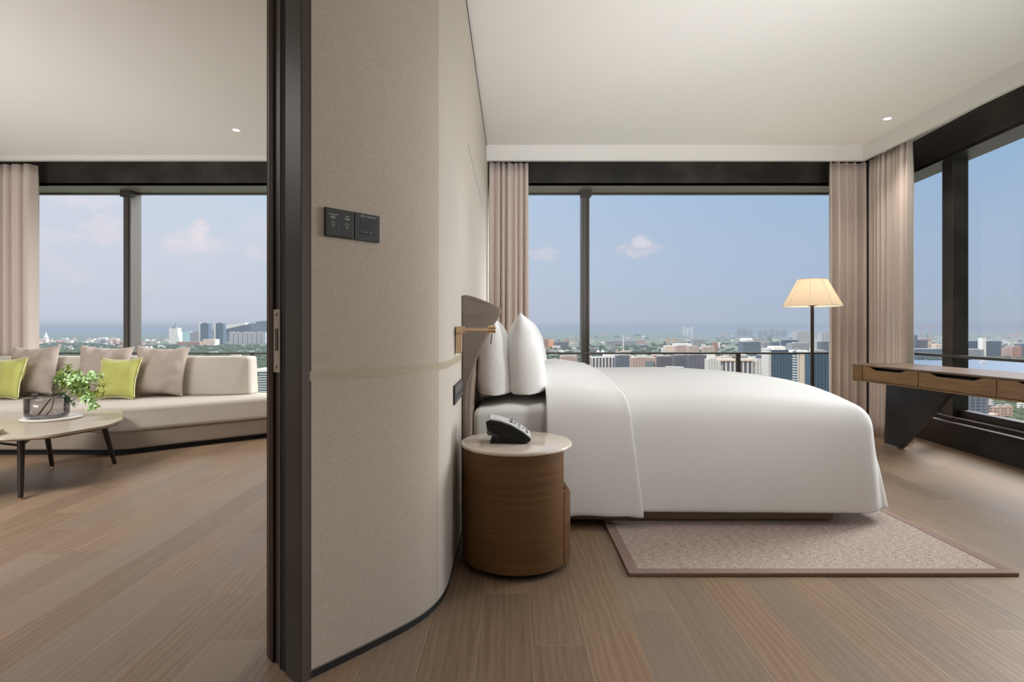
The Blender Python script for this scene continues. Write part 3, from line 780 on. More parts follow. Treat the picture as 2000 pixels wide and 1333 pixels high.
# ---- switch plates on the slanted wall
SN = Vector((U.y, -U.x, 0))           # outward normal of the slanted wall
WU = U.copy(); ZU = Vector((0, 0, 1))
def onwall(u, h, out): return P0+WU*u+ZU*h+SN*out
def wbox(u0, u1, h0, h1, d0, d1):
    bm = B(); obox(bm, P0.copy(), WU, ZU, SN, u0, u1, h0, h1, d0, d1); return bm
Z0, Z1 = 1.3385, 1.4265
def text(body, u, h, size, parent, d, cx='CENTER'):
    c = bpy.data.curves.new('lettering', 'FONT'); c.body = body; c.size = size; c.align_x = cx; c.align_y = 'CENTER'; c.extrude = .0002
    o = bpy.data.objects.new('lettering', c); COL.objects.link(o); c.materials.append(M['print_white'])
    Rm = Matrix((WU, ZU, SN)).transposed().to_4x4(); p = onwall(u, h, d)-ORG[parent.name]
    me = bpy.data.meshes.new_from_object(o.evaluated_get(bpy.context.evaluated_depsgraph_get())); bpy.data.objects.remove(o); bpy.data.curves.remove(c)
    me.transform(Matrix.Translation(p) @ Rm); o = bpy.data.objects.new('lettering', me); COL.objects.link(o); o.parent = parent
    if not me.materials: me.materials.append(M['print_white'])
    return o
s1 = thing('light_switch', onwall(.095, Z0, .0), 'black two-gang light switch plate with bulb icons on the linen wall', 'light switch')
obj('plate', wbox(.046, .1445, Z0, Z1, 0, .008), 'plate_black', s1, bevel=.0015)
for i, (u0, u1, en, zh) in enumerate(((.0475, .0950, 'DOWNLIGHT', '筒灯'), (.0957, .1432, 'STRIP', '灯带'))):
    rk = obj('rocker', wbox(u0, u1, Z0+.0015, Z1-.0015, .007, .0105), 'plate_black', s1, bevel=.001)
    um = (u0+u1)/2; D = .0108
    text(en, um, Z0+.068, .0052, s1, D); text(zh, um, Z0+.059, .0085, s1, D)
    bm = B()      # bulb icon: ring, neck, rays
    n = 20
    ring = []
    for k in range(n+1):
        a = R_(-60+300*k/n); c_ = (um+.0052*math.cos(a), Z0+.040+.0052*math.sin(a)); ring.append(onwall(c_[0], c_[1], D))
    tube(bm, ring, .00055, 6)
    obox(bm, P0.copy(), WU, ZU, SN, um-.0018, um+.0018, Z0+.0305, Z0+.0345, D-.0002, D+.0004)
    for a in (40, 90, 140):
        a = R_(a); tube(bm, [onwall(um+.0068*math.cos(a), Z0+.040+.0068*math.sin(a), D), onwall(um+.0085*math.cos(a), Z0+.040+.0085*math.sin(a), D)], .0004, 5)
    obj('bulb_icon', bm, 'print_white', s1)
s2 = thing('thermostat', onwall(.195, Z0, 0), 'black thermostat panel with dark display right of the light switch', 'thermostat')
obj('plate', wbox(.1475, .2420, Z0, Z1, 0, .0095), 'plate_black', s2, bevel=.0015)
obj('display', wbox(.167, .224, Z0+.036, Z0+.071, .009, .0100), 'plate_dark', s2)
text('空调  Air Conditioner', .197, Z0+.0785, .0064, s2, .0100)
for k in range(4):
    u0 = .1635+k*.0165; obj('button', wbox(u0, u0+.012, Z0+.0215, Z0+.0245, .009, .0105), 'black_gap', s2)
    if k < 3: obj('button_mark', wbox(u0+.0095, u0+.0115, Z0+.0255, Z0+.0285, .009, .0100), 'print_white', s2)

# ---- floor lamp
LX, LY = 2.690, 5.0
fl = thing('floor_lamp', (LX, LY, 0), 'lit floor lamp with cream cone shade standing between bed and window', 'floor lamp')
bm = B(); lathe_solid(bm, [(.135, .001), (.14, .004), (.14, .016), (.13, .022), (.02, .026)], LX, LY, 48); obj('base', bm, 'leg_metal', fl, smooth=40)
bm = B(); tube(bm, [(LX, LY, .02), (LX, LY, 1.275)], .0145, 20); obj('pole', bm, 'leg_metal', fl, smooth=40)
bm = B(); lathe_solid(bm, [(.016, 1.262), (.036, 1.266), (.036, 1.272), (.02, 1.278)], LX, LY, 24); obj('gallery', bm, 'leg_metal', fl, smooth=40)
bm = B(); rings, fs = lathe(bm, [(.242, 1.262), (.240, 1.266), (.180, 1.38), (.120, 1.499), (.118, 1.503)], LX, LY, 64)
sh = obj('lamp_shade', bm, 'shade_cloth', fl, smooth=180); s = sh.modifiers.new('t', 'SOLIDIFY'); s.thickness = .002
bm = B()
for k in range(8):
    a = math.pi*k/4+.2; tube(bm, [(LX+.2435*math.cos(a), LY+.2435*math.sin(a), 1.262), (LX+.1205*math.cos(a), LY+.1205*math.sin(a), 1.503)], .0016, 6)
for r_, z_ in ((.243, 1.262), (.1195, 1.503)):
    tube(bm, [(LX+r_*math.cos(2*math.pi*k/48), LY+r_*math.sin(2*math.pi*k/48), z_) for k in range(49)], .0022, 6)
obj('shade_rib', bm, 'tray_white', sh, smooth=60)
bm = B(); lathe_solid(bm, [(.008, 1.275), (.022, 1.29), (.026, 1.32), (.018, 1.345), (.004, 1.355)], LX, LY, 16); obj('bulb', bm, 'bulb', fl, smooth=180)
l = bpy.data.lights.new('lamp_glow', 'POINT'); o = bpy.data.objects.new('lamp_glow', l); COL.objects.link(o); l.energy = 7.5; l.color = (1, .90, .76); l.shadow_soft_size = .04
o.location = (0, 0, 1.39); o.parent = fl

# ---- desk
dk = thing('desk', (3.3, 4.0, 0), 'long brown wooden desk with three drawers on a dark slanted leg', 'desk')
AF, AB = Vector((3.03, 4.83)), Vector((3.135, 2.85))     # front line far -> near
def fr(y): return AF.x+(AB.x-AF.x)*(AF.y-y)/(AF.y-AB.y)
T0, T1 = .605, .750
bm = B(); prism(bm, [(2.988, 4.90), (3.03, 4.83), (AB.x, AB.y), (3.69, AB.y), (3.535, 4.99), (3.50, 5.03), (3.16, 5.06)], T1-.014, T1); obj('top', bm, 'desk_top', dk, bevel=.001)
bm = B(); prism(bm, [(2.990, 4.898), (3.032, 4.83), (AB.x+.002, AB.y), (3.685, AB.y), (3.53, 4.985), (3.498, 5.025), (3.16, 5.055)], T0, T0+.012); obj('bottom_board', bm, 'oak_brown', dk, bevel=.001)
bm = B(); prism(bm, [(2.990, 4.898), (3.032, 4.832), (3.05, 4.842), (3.165, 5.035), (3.160, 5.053)], T0+.012, T1-.014)
obj('end_panel', bm, 'oak_brown', dk)
bm = B(); prism(bm, [(3.10, 4.80), (fr(2.87)+.06, 2.87), (3.675, 2.87), (3.52, 4.97), (3.2, 5.02)], T0+.012, T1-.014); obj('carcass', bm, 'black_gap', dk)
ys = [4.826, 4.205, 3.565, 2.86]
for k in range(3):
    ya, yb = ys[k]-.006, ys[k+1]+.006
    bm = B(); n = 20; FV = []
    sx_ = lambda y: fr(y)-.001
    lo, hi = T0+.016, T1-.017; m0, m1 = (ya+yb)/2+.20, (ya+yb)/2-.20
    if k == 0: m0, m1 = ya-.10, yb+.14
    prof = [(ya, hi), (m0+.02, hi), (m0-.045, hi-.022), (m1+.045, hi-.022), (m1-.02, hi), (yb, hi), (yb, lo), (ya, lo)]
    a_ = [bm.verts.new((sx_(y), y, z)) for y, z in prof]; b_ = [bm.verts.new((sx_(y)+.018, y, z)) for y, z in prof]
    for i in range(8): bm.faces.new((a_[i], a_[(i+1) % 8], b_[(i+1) % 8], b_[i]))
    bm.faces.new(a_); bm.faces.new(b_[::-1]); bmesh.ops.recalc_face_normals(bm, faces=bm.faces)
    obj('drawer', bm, 'oak_brown', dk, bevel=.0012)
for y in ys[1:3]:
    bm = B(); box(bm, fr(y)+.004, fr(y)+.03, y-.005, y+.005, T0+.012, T1-.014); obj('divider', bm, 'oak_brown', dk)
def slab_yz(pts, x0, x1):
    bm = B(); a_ = [bm.verts.new((x0, y, z)) for y, z in pts]; b_ = [bm.verts.new((x1, y, z)) for y, z in pts]; n = len(pts)
    for i in range(n): bm.faces.new((a_[i], a_[(i+1) % n], b_[(i+1) % n], b_[i]))
    bm.faces.new(a_); bm.faces.new(b_[::-1]); bmesh.ops.recalc_face_normals(bm, faces=bm.faces); return bm
obj('leg', slab_yz([(5.13, .012), (4.92, .012), (4.31, T0), (5.10, T0)], 3.42, 3.47), 'bronze_panel', dk, bevel=.004)
bm = B(); box(bm, 3.405, 3.475, 4.94, 5.08, .0, .014); obj('leg_foot', bm, 'steel', dk)
obj('leg', slab_yz([(2.90, .0), (3.0, .0), (3.45, T0), (2.9, T0)], 3.56, 3.62), 'bronze_panel', dk, bevel=.004)

# ================================================================== LIVING ROOM
sf = thing('sofa', (-4.0, 5.1, 0), 'long light grey-beige fabric sofa with angled chaise end below the living room window', 'sofa')
out = [(-6.4, 4.63), (-3.32, 4.63), (-3.19, 4.67), (-3.12, 4.73), (-2.30, 5.42), (-1.9, 5.60), (-1.9, 5.80), (-6.4, 5.80)]
def inset(poly, d):
    return [(x+(-.0 if x < -6 else (-d if x > -3.4 and y < 5.7 else 0)), y+(d if y < 5.7 else 0)) for x, y in poly]
bm = B(); prism(bm, inset(out, .06), .0, .045); obj('plinth', bm, 'black_gap', sf)
bm = B(); prism(bm, inset(out, .02), .045, .20); obj('base', bm, 'sofa_base_shaded', sf, bevel=.02, seg=3)
bm = B(); prism(bm, out, .197, .403); obj('seat', bm, 'sofa_fabric', sf, bevel=.035, seg=5, smooth=50)
bm = B()   # backrest: leaning block with slanted facet at its right end
pr = [(-6.35, 5.52), (-2.80, 5.52), (-2.62, 5.60), (-2.60, 5.74), (-6.35, 5.74)]
a_ = [bm.verts.new((x, y, .40)) for x, y in pr]
tp_ = [(-6.35, 5.60), (-2.66, 5.60), (-2.635, 5.63), (-2.62, 5.75), (-6.35, 5.75)]
b_ = [bm.verts.new((x, y, .785)) for x, y in tp_]
for i in range(5): bm.faces.new((a_[i], a_[(i+1) % 5], b_[(i+1) % 5], b_[i]))
bm.faces.new(a_[::-1]); bm.faces.new(b_); bmesh.ops.recalc_face_normals(bm, faces=bm.faces)
obj('backrest', bm, 'sofa_fabric', sf, bevel=.028, seg=5)
# cushions
big = cushion_mesh(.52, .52, .17, 26, .15, 2.6, .03, 3)
sml = cushion_mesh(.405, .40, .15, 24, .14, 2.5, .022, 9)
def cush(name, me, m, x, y, lean, turn, roll, label, pip=None):
    o = put(name, me, m, (x, y, .400), (R_(-lean), R_(roll), R_(turn)), label, 'cushion')
    return o
cush('cushion', big, 'mauve_fabric', px(69, 0, 5.38).x-.095, 5.40, 14, -4, -2, 'mauve-grey square sofa cushion, the leftmost of three, behind the left lime cushion')
cush('cushion', big.copy(), 'mauve_fabric', px(207, 0, 5.42).x-.09, 5.44, 14, 6, 2, 'mauve-grey square sofa cushion standing behind the lime cushion near the flowers')
cush('cushion', big.copy(), 'mauve_fabric', px(318, 0, 5.38).x-.07, 5.38, 15, 5, 1.5, 'mauve-grey square sofa cushion, the rightmost of three, against bare backrest')
def piping(par, w, h, pinch, m):
    bm = B(); pts = []
    n = 16
    for sx_, sz_, ex_, ez_ in ((-1, -1, 1, -1), (1, -1, 1, 1), (1, 1, -1, 1), (-1, 1, -1, -1)):
        for i in range(n):
            u = sx_+(ex_-sx_)*i/n; v = sz_+(ez_-sz_)*i/n
            x = w/2*u*(1-pinch*(1-v*v)*abs(u)**1.5); z = h/2*v*(1-pinch*(1-u*u)*abs(v)**1.5)
            pts.append(Vector((x, 0, z+h/2)))
    pts.append(pts[0]); tube(bm, pts, .0045, 8)
    me = bpy.data.meshes.new('piping'); bm.to_mesh(me); bm.free(); me.materials.append(M[m])
    for p in me.polygons: p.use_smooth = True
    o = bpy.data.objects.new('piping', me); COL.objects.link(o); o.parent = par
L1 = cush('cushion', sml, 'lime_fabric', px(9, 0, 5.2).x-.04, 5.18, 16, -6, -2, 'lime green square cushion cut by the left edge of the photo, on the sofa')
L2 = cush('cushion', sml.copy(), 'lime_fabric', px(234, 0, 5.2).x-.06, 5.20, 17, -3, -1, 'lime green square cushion beside the flowers, in front of a mauve cushion')
for o in (L1, L2): piping(o, .41, .405, .14, 'piping_fabric')

# ---- coffee tables
def rounded(poly, r=.06, n=6):
    out = []; m = len(poly)
    for i in range(m):
        p = Vector(poly[i]); a = (Vector(poly[i-1])-p); b = (Vector(poly[(i+1) % m])-p)
        ra = min(r, a.length*.45); rb = min(r, b.length*.45); s_ = p+a.normalized()*ra; e_ = p+b.normalized()*rb
        for k in range(n+1):
            f = k/n; q = s_*(1-f)**2+p*2*f*(1-f)+e_*f*f; out.append((q.x, q.y))
    return out
ct = thing('coffee_table', (-3.3, 4.0, 0), 'pale-topped low coffee table with rounded corners and dark metal legs, carrying the vase', 'coffee table')
poly = [(-3.15, 3.40), (-2.90, 3.50), (-2.80, 3.86), (-2.87, 4.12), (-3.20, 4.58), (-3.42, 4.60), (-3.78, 4.04), (-3.84, 3.66), (-3.5, 3.42)]
bm = B(); prism(bm, rounded(poly, .07), .372, .392); obj('tabletop', bm, 'pale_tabletop', ct, bevel=.004)
cp = lambda p, k: tuple(c+(q-c)*k for c, q in zip((-3.32, 4.0), p))
bm = B(); prism(bm, rounded([cp(p, .965) for p in poly], .07), .362, .374); obj('under_edge', bm, 'walnut', ct)
legs = [((-3.105, 3.53), (-3.04, 3.452)), ((-3.10, 4.22), (-3.085, 4.335)), ((-3.50, 4.18), (-3.505, 4.255)), ((-3.66, 3.74), (-3.72, 3.70))]
for a, b in legs:
    bm = B(); tube(bm, [(a[0], a[1], .365), (b[0], b[1], .012)], .021, 16, .014); lg = obj('leg', bm, 'leg_metal', ct, smooth=50)
    bm = B(); lathe_solid(bm, [(.012, .0), (.012, .012)], b[0], b[1], 12); obj('foot', bm, 'brass', lg)
mid_ = [((a[0]*.75+b[0]*.25), (a[1]*.75+b[1]*.25), .322) for a, b in legs]
bm = B(); tube(bm, [mid_[0], mid_[2]], .008, 8); tube(bm, [mid_[1], mid_[3]], .008, 8); tube(bm, [mid_[0], mid_[3]], .008, 8); obj('stretcher', bm, 'leg_metal', ct)
c2 = thing('coffee_table', (-3.9, 3.3, 0), 'second pale coffee table overlapping the first, only a corner showing at the left edge', 'coffee table')
poly2 = [(-3.175, 3.50), (-3.32, 3.62), (-3.72, 3.60), (-4.1, 3.3), (-4.0, 2.8), (-3.55, 2.75), (-3.30, 3.15)]
bm = B(); prism(bm, rounded(poly2, .05), .412, .430); obj('tabletop', bm, 'pale_tabletop', c2, bevel=.004)
for a, b in (((-3.9, 3.3), (-3.98, 3.34)), ((-3.9, 2.95), (-3.95, 2.88)), ((-3.52, 2.9), (-3.50, 2.84))):
    bm = B(); tube(bm, [(a[0], a[1], .412), (b[0], b[1], .0)], .02, 14, .014); obj('leg', bm, 'leg_metal', c2, smooth=50)
# ---- tray, vase, flowers
TX, TY = -3.405, 4.13
bm = B(); lathe_solid(bm, [(.17, .3925), (.182, .394), (.186, .400), (.186, .405), (.180, .408)], TX, TY, 64)
obj('tray', bm, 'tray_white', smooth=50, label='flat round white tray under the smoky glass vase', cat='tray')
vs = thing('vase', (TX-.01, TY-.03, .4085), 'low wide smoky grey glass vase on the white tray', 'vase')
vx, vy = TX-.01, TY-.03
bm = B()
lathe(bm, [(.002, .410), (.105, .410), (.122, .416), (.131, .430), (.133, .46), (.134, .54), (.131, .556), (.122, .561), (.09, .5615), (.086, .5615), (.085, .575), (.088, .583), (.086, .583),
           (.082, .575), (.083, .558), (.118, .557), (.127, .552), (.130, .54), (.129, .46), (.127, .436), (.118, .426), (.10, .423), (.002, .423)], vx, vy, 56)
bmesh.ops.recalc_face_normals(bm, faces=bm.faces)
obj('glass_body', bm, 'smoke_glass', vs, smooth=60)
br = thing('flower_branch', (vx-.07, vy, .425), 'leafy green branch with pale green blossoms leaning out of the glass vase', 'flowers')
rnd = random.Random(4); DV = 4.08
S = [px(74, 812, DV-.02), px(92, 788, DV), px(109, 768, DV), px(122, 757, DV)]
bm = B(); tube(bm, S, .006, 8, .004)
tips = [(134, 716), (150, 722), (172, 738), (190, 735), (200, 768), (176, 775), (140, 785), (125, 745), (160, 752), (186, 790), (118, 728), (150, 740), (205, 750)]
ends = []
for k, (a, b) in enumerate(tips):
    e = px(a, b, DV+rnd.uniform(-.07, .07)); s0 = S[2+k % 2]; m_ = (s0+e)/2+Vector((0, 0, .02)); tube(bm, [s0, m_, e], .0026, 6, .0015); ends.append((s0, m_, e))
tube(bm, [px(90, 812, DV+.03), px(100, 800, DV+.02), px(106, 780, DV)], .0035, 6)
obj('stem', bm, 'bark', br, smooth=60)
def leaf(bm, p, d, L, w):
    d = d.normalized(); s = d.cross(Vector((rnd.uniform(-1, 1), rnd.uniform(-1, 1), 1))).normalized(); n = d.cross(s)
    pts = [p, p+d*L*.35+s*w+n*w*.3, p+d*L, p+d*L*.35-s*w+n*w*.3]; q = p+d*L*.5-n*w*.15
    v = [bm.verts.new(x) for x in pts]; c = bm.verts.new(q)
    for i in range(4): bm.faces.new((v[i], v[(i+1) % 4], c))
def rv(z=0): return Vector((rnd.uniform(-1, 1), rnd.uniform(-1, 1), rnd.uniform(-1, 1)+z))
bl, bd, bp = B(), B(), B()
for k, (s0, m_, e) in enumerate(ends):
    for q in range(44):
        f = rnd.uniform(.4, 1.08); p = s0.lerp(m_, f*2) if f < .5 else m_.lerp(e, f*2-1)
        leaf(bd if q % 5 == 0 or k == 6 else bl, p+rv()*.008, rv(-.25), rnd.uniform(.03, .065), .006)
    if k in (2, 3, 5, 7, 8, 11, 9):
        for q in range(40):
            p = e+rv()*.034-Vector((0, .03, 0)); leaf(bp, p, rv(), rnd.uniform(.018, .032), .013)
obj('foliage', bl, 'leaf_green', br); obj('dark_foliage', bd, 'leaf_dark', br); obj('blossom', bp, 'petal', br)
#CITY#
# ================================================================== THE CITY BELOW
GZ = EYE-150.0                         # the hotel room is about fifty floors up
def dist(yb): return 150.0*F/(yb-HZ)
def facade(name, wall, pane, bay, flo, mort, rough=.5, vert=False, soft=.02):
    def f(s, p):
        o = obc(s); sp = s.new('ShaderNodeSeparateXYZ'); s.l.new(o, sp.inputs[0])
        u = s.m('FRACT', s.m('DIVIDE', s.m('ADD', s.m('ADD', sp.outputs[0], sp.outputs[1]), 1000.0), bay))
        v = s.m('FRACT', s.m('DIVIDE', s.m('ADD', sp.outputs[2], .01), flo))
        a = s.ss(u, mort-soft, mort+soft); b = s.ss(v, mort-soft, mort+soft)
        k = a if vert else s.m('MULTIPLY', a, b)
        g = s.new('ShaderNodeNewGeometry'); sn = s.new('ShaderNodeSeparateXYZ'); s.l.new(g.outputs['Normal'], sn.inputs[0])
        k = s.m('MULTIPLY', k, s.m('SUBTRACT', 1.0, s.ss(s.m('ABSOLUTE', sn.outputs[2]), .5, .8)))
        s.l.new(s.mix(k, wall, pane), p.inputs['Base Color'])
    return mat(name, wall, rough, build=f, spec=.3)
facade('tower_blue', (.10, .15, .20), (.030, .060, .105), 6, 4.2, .16)
facade('tower_slate', (.16, .19, .23), (.07, .095, .14), 7, 4.0, .3)
facade('block_beige', (.62, .50, .42), (.16, .15, .17), 7, 4.0, .45)
facade('block_white', (.72, .70, .68), (.22, .26, .32), 8, 4.2, .5)
facade('fins_white', (.72, .68, .66), (.10, .10, .14), 11, 4, .42, vert=True)
facade('block_pink', (.55, .40, .35), (.20, .17, .18), 8, 4.5, .5)
facade('block_grey', (.34, .35, .37), (.14, .16, .20), 8, 4.0, .45)
facade('block_dark', (.16, .15, .17), (.07, .08, .11), 8, 4.0, .35)
facade('block_rust', (.42, .22, .15), (.20, .13, .12), 9, 5, .5)
facade('residential', (.62, .60, .60), (.24, .27, .33), 14, 3, .5, vert=True)
facade('floor_stripes', (.74, .75, .76), (.10, .14, .19), 999, 5.0, .38)
mat('city_white', (.85, .85, .85), .6); mat('city_roof', (.33, .34, .36), .8); mat('city_cream', (.72, .60, .50), .8)
mat('city_cyan', (.45, .72, .80), .4); mat('city_slate', (.10, .12, .15), .6); mat('city_orange_glint', (.85, .42, .25), .5)
mat('crane_red', (.62, .25, .18), .6)
def groundm(s, p):
    o = obc(s)
    a = s.noise(o, .0011, 6, .6, .4); b = s.noise(o, .006, 5, .6); c = s.noise(o, .03, 3, .6)
    col = s.mix(s.ss(a, .42, .58), (.045, .075, .045), (.085, .105, .075))
    col = s.mix(s.ss(b, .55, .66), col, (.20, .195, .18))
    col = s.mix(s.m('MULTIPLY', s.ss(c, .6, .7), .6), col, (.36, .34, .32))
    s.l.new(col, p.inputs['Base Color'])
mat('land', (.1, .12, .1), .95, build=groundm, spec=.1)
mat('lake', (.045, .085, .15), .35, spec=.5)
mat('tree_green', (.035, .065, .022), .95, spec=.1, build=lambda s, p: s.l.new(s.mix(s.noise(obc(s), .05, 4), (.020, .032, .018), (.062, .085, .045)), p.inputs['Base Color']))
mat('pale_road', (.45, .43, .40), .9)
bm = B(); bmesh.ops.create_grid(bm, x_segments=4, y_segments=4, size=60000)
for v in bm.verts: v.co.y += 59000; v.co.z = GZ
obj('ground', bm, 'land', kind='structure')
def flat(name, pts, m, z, **k):        # flat patch of land or water from photo rows on the ground plane
    bm = B(); vs = []
    for x, y in pts:
        d = dist(y); vs.append(bm.verts.new(((x-1000)/F*d, d, GZ+z)))
    bm.faces.new(vs); bmesh.ops.recalc_face_normals(bm, faces=bm.faces)
    bm.faces.ensure_lookup_table()
    if bm.faces[0].normal.z < 0: bmesh.ops.reverse_faces(bm, faces=bm.faces)
    return obj(name, bm, m, **k)
flat('lake', [(1740, 704), (1800, 702), (1885, 703), (2400, 701), (3000, 735), (2300, 748), (1960, 735), (1860, 722), (1790, 712)], 'lake', 1.0, label='blue lake beyond the right window, above the desk top', cat='lake')
flat('lake', [(1340, 656), (1560, 656.5), (1560, 659.5), (1500, 658.5), (1340, 658.5)], 'lake', 1.2, label='thin pale river far beyond the bedroom window, left of the lamp', cat='river')
def city_box(name, cx, cy, w, d, h, m, rot=0, label=None, cat='building', group=None, roof=True, plinth=None):
    o = thing(name, (cx, cy, GZ), label, cat, group); o.rotation_euler = (0, 0, rot)
    bm = B(); box(bm, cx-w/2, cx+w/2, cy-d/2, cy+d/2, GZ, GZ+h); obj('block', bm, m, o)
    if roof:
        bm = B(); box(bm, cx-w*.28, cx+w*.22, cy-d*.3, cy+d*.2, GZ+h, GZ+h+max(3, h*.05)); box(bm, cx+w*.28, cx+w*.4, cy-d*.2, cy+d*.2, GZ+h, GZ+h+3); obj('roof_plant', bm, 'city_roof', o)
    return o
def bld(x0, x1, yt, yb, m, label, rot=0, dep=.7, group=None, roof=True, name='building', cat='building'):
    d = dist(yb); w = (x1-x0)/F*d; h = (yb-yt)/F*d; dp = min(w*dep, 90)
    return city_box(name, ((x0+x1)/2-1000)/F*d, d+dp/2, w, dp, h, m, rot, label, cat, group, roof)
def cap(o, x0, x1, yt, y1, yb, m, name='crown', front=0):   # an extra block of the same building
    d = dist(yb)-front; bm = B(); box(bm, (x0-1000)/F*d, (x1-1000)/F*d, d, d+30, EYE-(y1-HZ)/F*d, EYE-(yt-HZ)/F*d)
    me_o = obj(name, bm, m, o); return me_o
# ---- beyond the bedroom window
o = bld(1506, 1549, 684, 790, 'tower_blue', 'dark blue glass office tower with a white crown, left of the lamp pole')
cap(o, 1512, 1534, 677, 684, 790, 'city_white', 'crown'); cap(o, 1500, 1506, 681, 790, 790, 'block_white', 'side_strip', 1)
o = bld(1551, 1560, 686, 800, 'floor_stripes', 'narrow white tower with stacked terraces beside the lamp pole'); 
o = bld(1562, 1583, 687, 800, 'city_cream', 'plain cream concrete slab tower directly behind the lamp pole', roof=False)
cap(o, 1556, 1578, 685, 690, 800, 'city_white', 'cornice', 2)
bld(1586, 1625, 690, 810, 'tower_blue', 'wide dark blue glass tower beside the curtain, right of the lamp pole')
o = bld(1452, 1487, 668, 700, 'tower_slate', 'blue glass building with a round white roof drum beyond the bedroom window')
d_ = dist(700); bm = B(); lathe_solid(bm, [(31, EYE-(668-HZ)/F*d_), (33, EYE-(664-HZ)/F*d_), (28, EYE-(662-HZ)/F*d_)], (1462-1000)/F*d_, d_+33, 24); obj('roof_drum', bm, 'city_white', o)
bld(1491, 1508, 669, 705, 'block_grey', 'grey slab building between two blue glass towers beyond the bedroom window')
bld(1509, 1523, 669, 706, 'tower_slate', 'slate-blue slab behind the crown of the dark tower left of the lamp', roof=False)
bld(1534, 1560, 665, 704, 'tower_blue', 'blue glass block standing behind the cream slab near the lamp pole')
bld(1547, 1581, 671, 712, 'block_grey', 'pale grey office block behind the lamp pole, in front of white flats')
o = bld(1557, 1583, 648, 684, 'residential', 'tall cluster of white striped flats behind the lamp pole')
o = bld(1604, 1622, 651, 690, 'residential', 'tall white striped flats right of the lamp pole, at the curtain edge')
bld(1591, 1603, 666, 700, 'block_white', 'slim white block right of the lamp pole, behind the blue tower')
bld(1603, 1622, 668, 705, 'tower_slate', 'blue-grey office block touching the curtain, behind the wide dark tower')
o = bld(1413, 1436, 706, 760, 'fins_white', 'beige colonnaded block with dark tall windows left of the rail post'); cap(o, 1408, 1440, 702, 706, 760, 'city_cream', 'cornice', 3)
o = bld(1447, 1470, 706, 765, 'fins_white', 'beige colonnaded block with dark tall windows right of the rail post'); cap(o, 1444, 1474, 702, 706, 765, 'city_cream', 'cornice', 3)
bld(1476, 1498, 704, 765, 'block_white', 'white stepped block between the rail post and the dark tower')
bld(1480, 1493, 695, 742, 'tower_slate', 'small blue glass block left of the dark tower with white crown')
bld(1382, 1406, 702, 745, 'block_white', 'white flats with dark windows, above the bed, left of the rail post')
bld(1345, 1380, 694, 740, 'block_dark', 'long dark block directly over the middle of the bed')
bld(1318, 1344, 695, 738, 'block_dark', 'dark grey office block beside the long dark block over the bed')
bld(1284, 1316, 697, 735, 'block_dark', 'dark low office with fine windows, right of the pink flats')
bld(1236, 1281, 699, 738, 'block_pink', 'pinkish flats with many small windows above the bed')
bld(1204, 1232, 695, 735, 'tower_slate', 'blue-grey glass block between the striped block and the pink flats')
o = bld(1157, 1200, 699, 733, 'fins_white', 'white block with tall vertical fins just right of the window mullion'); cap(o, 1180, 1197, 694, 699, 733, 'city_white', 'crown')
bld(1095, 1128, 696, 722, 'block_pink', 'low pinkish hall just left of the window mullion')
bld(1300, 1324, 676, 692, 'city_cream', 'long cream hall with a pale flat roof over the middle of the window', roof=False)
bld(1303, 1309, 661, 682, 'block_beige', 'pair of thin beige flats, the left one, over the window middle')
bld(1314, 1322, 663, 684, 'block_beige', 'pair of thin beige flats, the right one, over the window middle')
bld(1345, 1366, 677, 700, 'block_beige', 'wide beige flats above the rail, left of the small beige flats')
bld(1373, 1385, 679, 702, 'block_beige', 'small beige flats above the rail, right of the wide beige flats')
bld(1322, 1345, 676, 698, 'block_pink', 'pinkish terraced flats above the rail at the window middle')
bld(1320, 1352, 672, 690, 'city_white', 'long white flat-roofed hall behind the beige flats', roof=False)
bld(1354, 1379, 663, 678, 'block_grey', 'grey blocky building behind the beige flats')
bld(1393, 1402, 669, 690, 'block_rust', 'slim reddish construction block near the white tank')
bld(1399, 1406, 669, 680, 'city_white', 'tiny white block beside the reddish construction block', roof=False)
bld(1245, 1262, 664, 674, 'block_pink', 'pale pink low building far beyond the middle of the bedroom window')
bld(1184, 1244, 666, 676, 'block_grey', 'long grey low terrace far beyond the window, right of the mullion')
bld(1083, 1110, 668, 682, 'block_dark', 'long dark hall beside the orange glinting facade')
o = bld(1072, 1081, 664, 681, 'city_orange_glint', 'small building whose facade glints orange in the sun, by the pillow', roof=False)  # sun glint painted as a flat orange colour
bld(1062, 1072, 663, 680, 'block_rust', 'reddish block just beside the pillow, left of the glinting facade')
for x, w_, yt in ((1334, 4, 639), (1341, 5, 640), (1350, 4, 639.5)):
    bld(x, x+w_, yt, 655, 'city_white', 'thin white tower in a distant row of three on the horizon', group='row of three white towers on the horizon', roof=False)
for x, w_, yt in ((1440, 9, 643), (1452, 7, 642), (1462, 8, 643.5), (1482, 8, 645), (1493, 6, 644.5), (1504, 9, 644), (1516, 6, 645), (1526, 11, 644)):
    bld(x, x+w_, yt, 658, 'block_grey', 'hazy tower block in the distant row on the horizon left of the lamp pole', group='hazy tower blocks on the horizon left of the lamp', roof=False)
bm = B(); d_ = dist(690)
for s_ in (-1, 1): tube(bm, [((1217.5-1000)/F*d_+s_*3, d_, GZ), ((1217.5-1000)/F*d_, d_, EYE-(655-HZ)/F*d_)], 1.6, 6)
for k in range(5):
    z = GZ+20+k*22; tube(bm, [((1217.5-1000)/F*d_-2.5, d_, z), ((1217.5-1000)/F*d_+2.5, d_, z+11)], .8, 5)
obj('pylon', bm, 'city_white', label='slim white lattice mast beyond the bedroom window, right of the mullion', cat='mast')
bm = B(); d_ = dist(694)
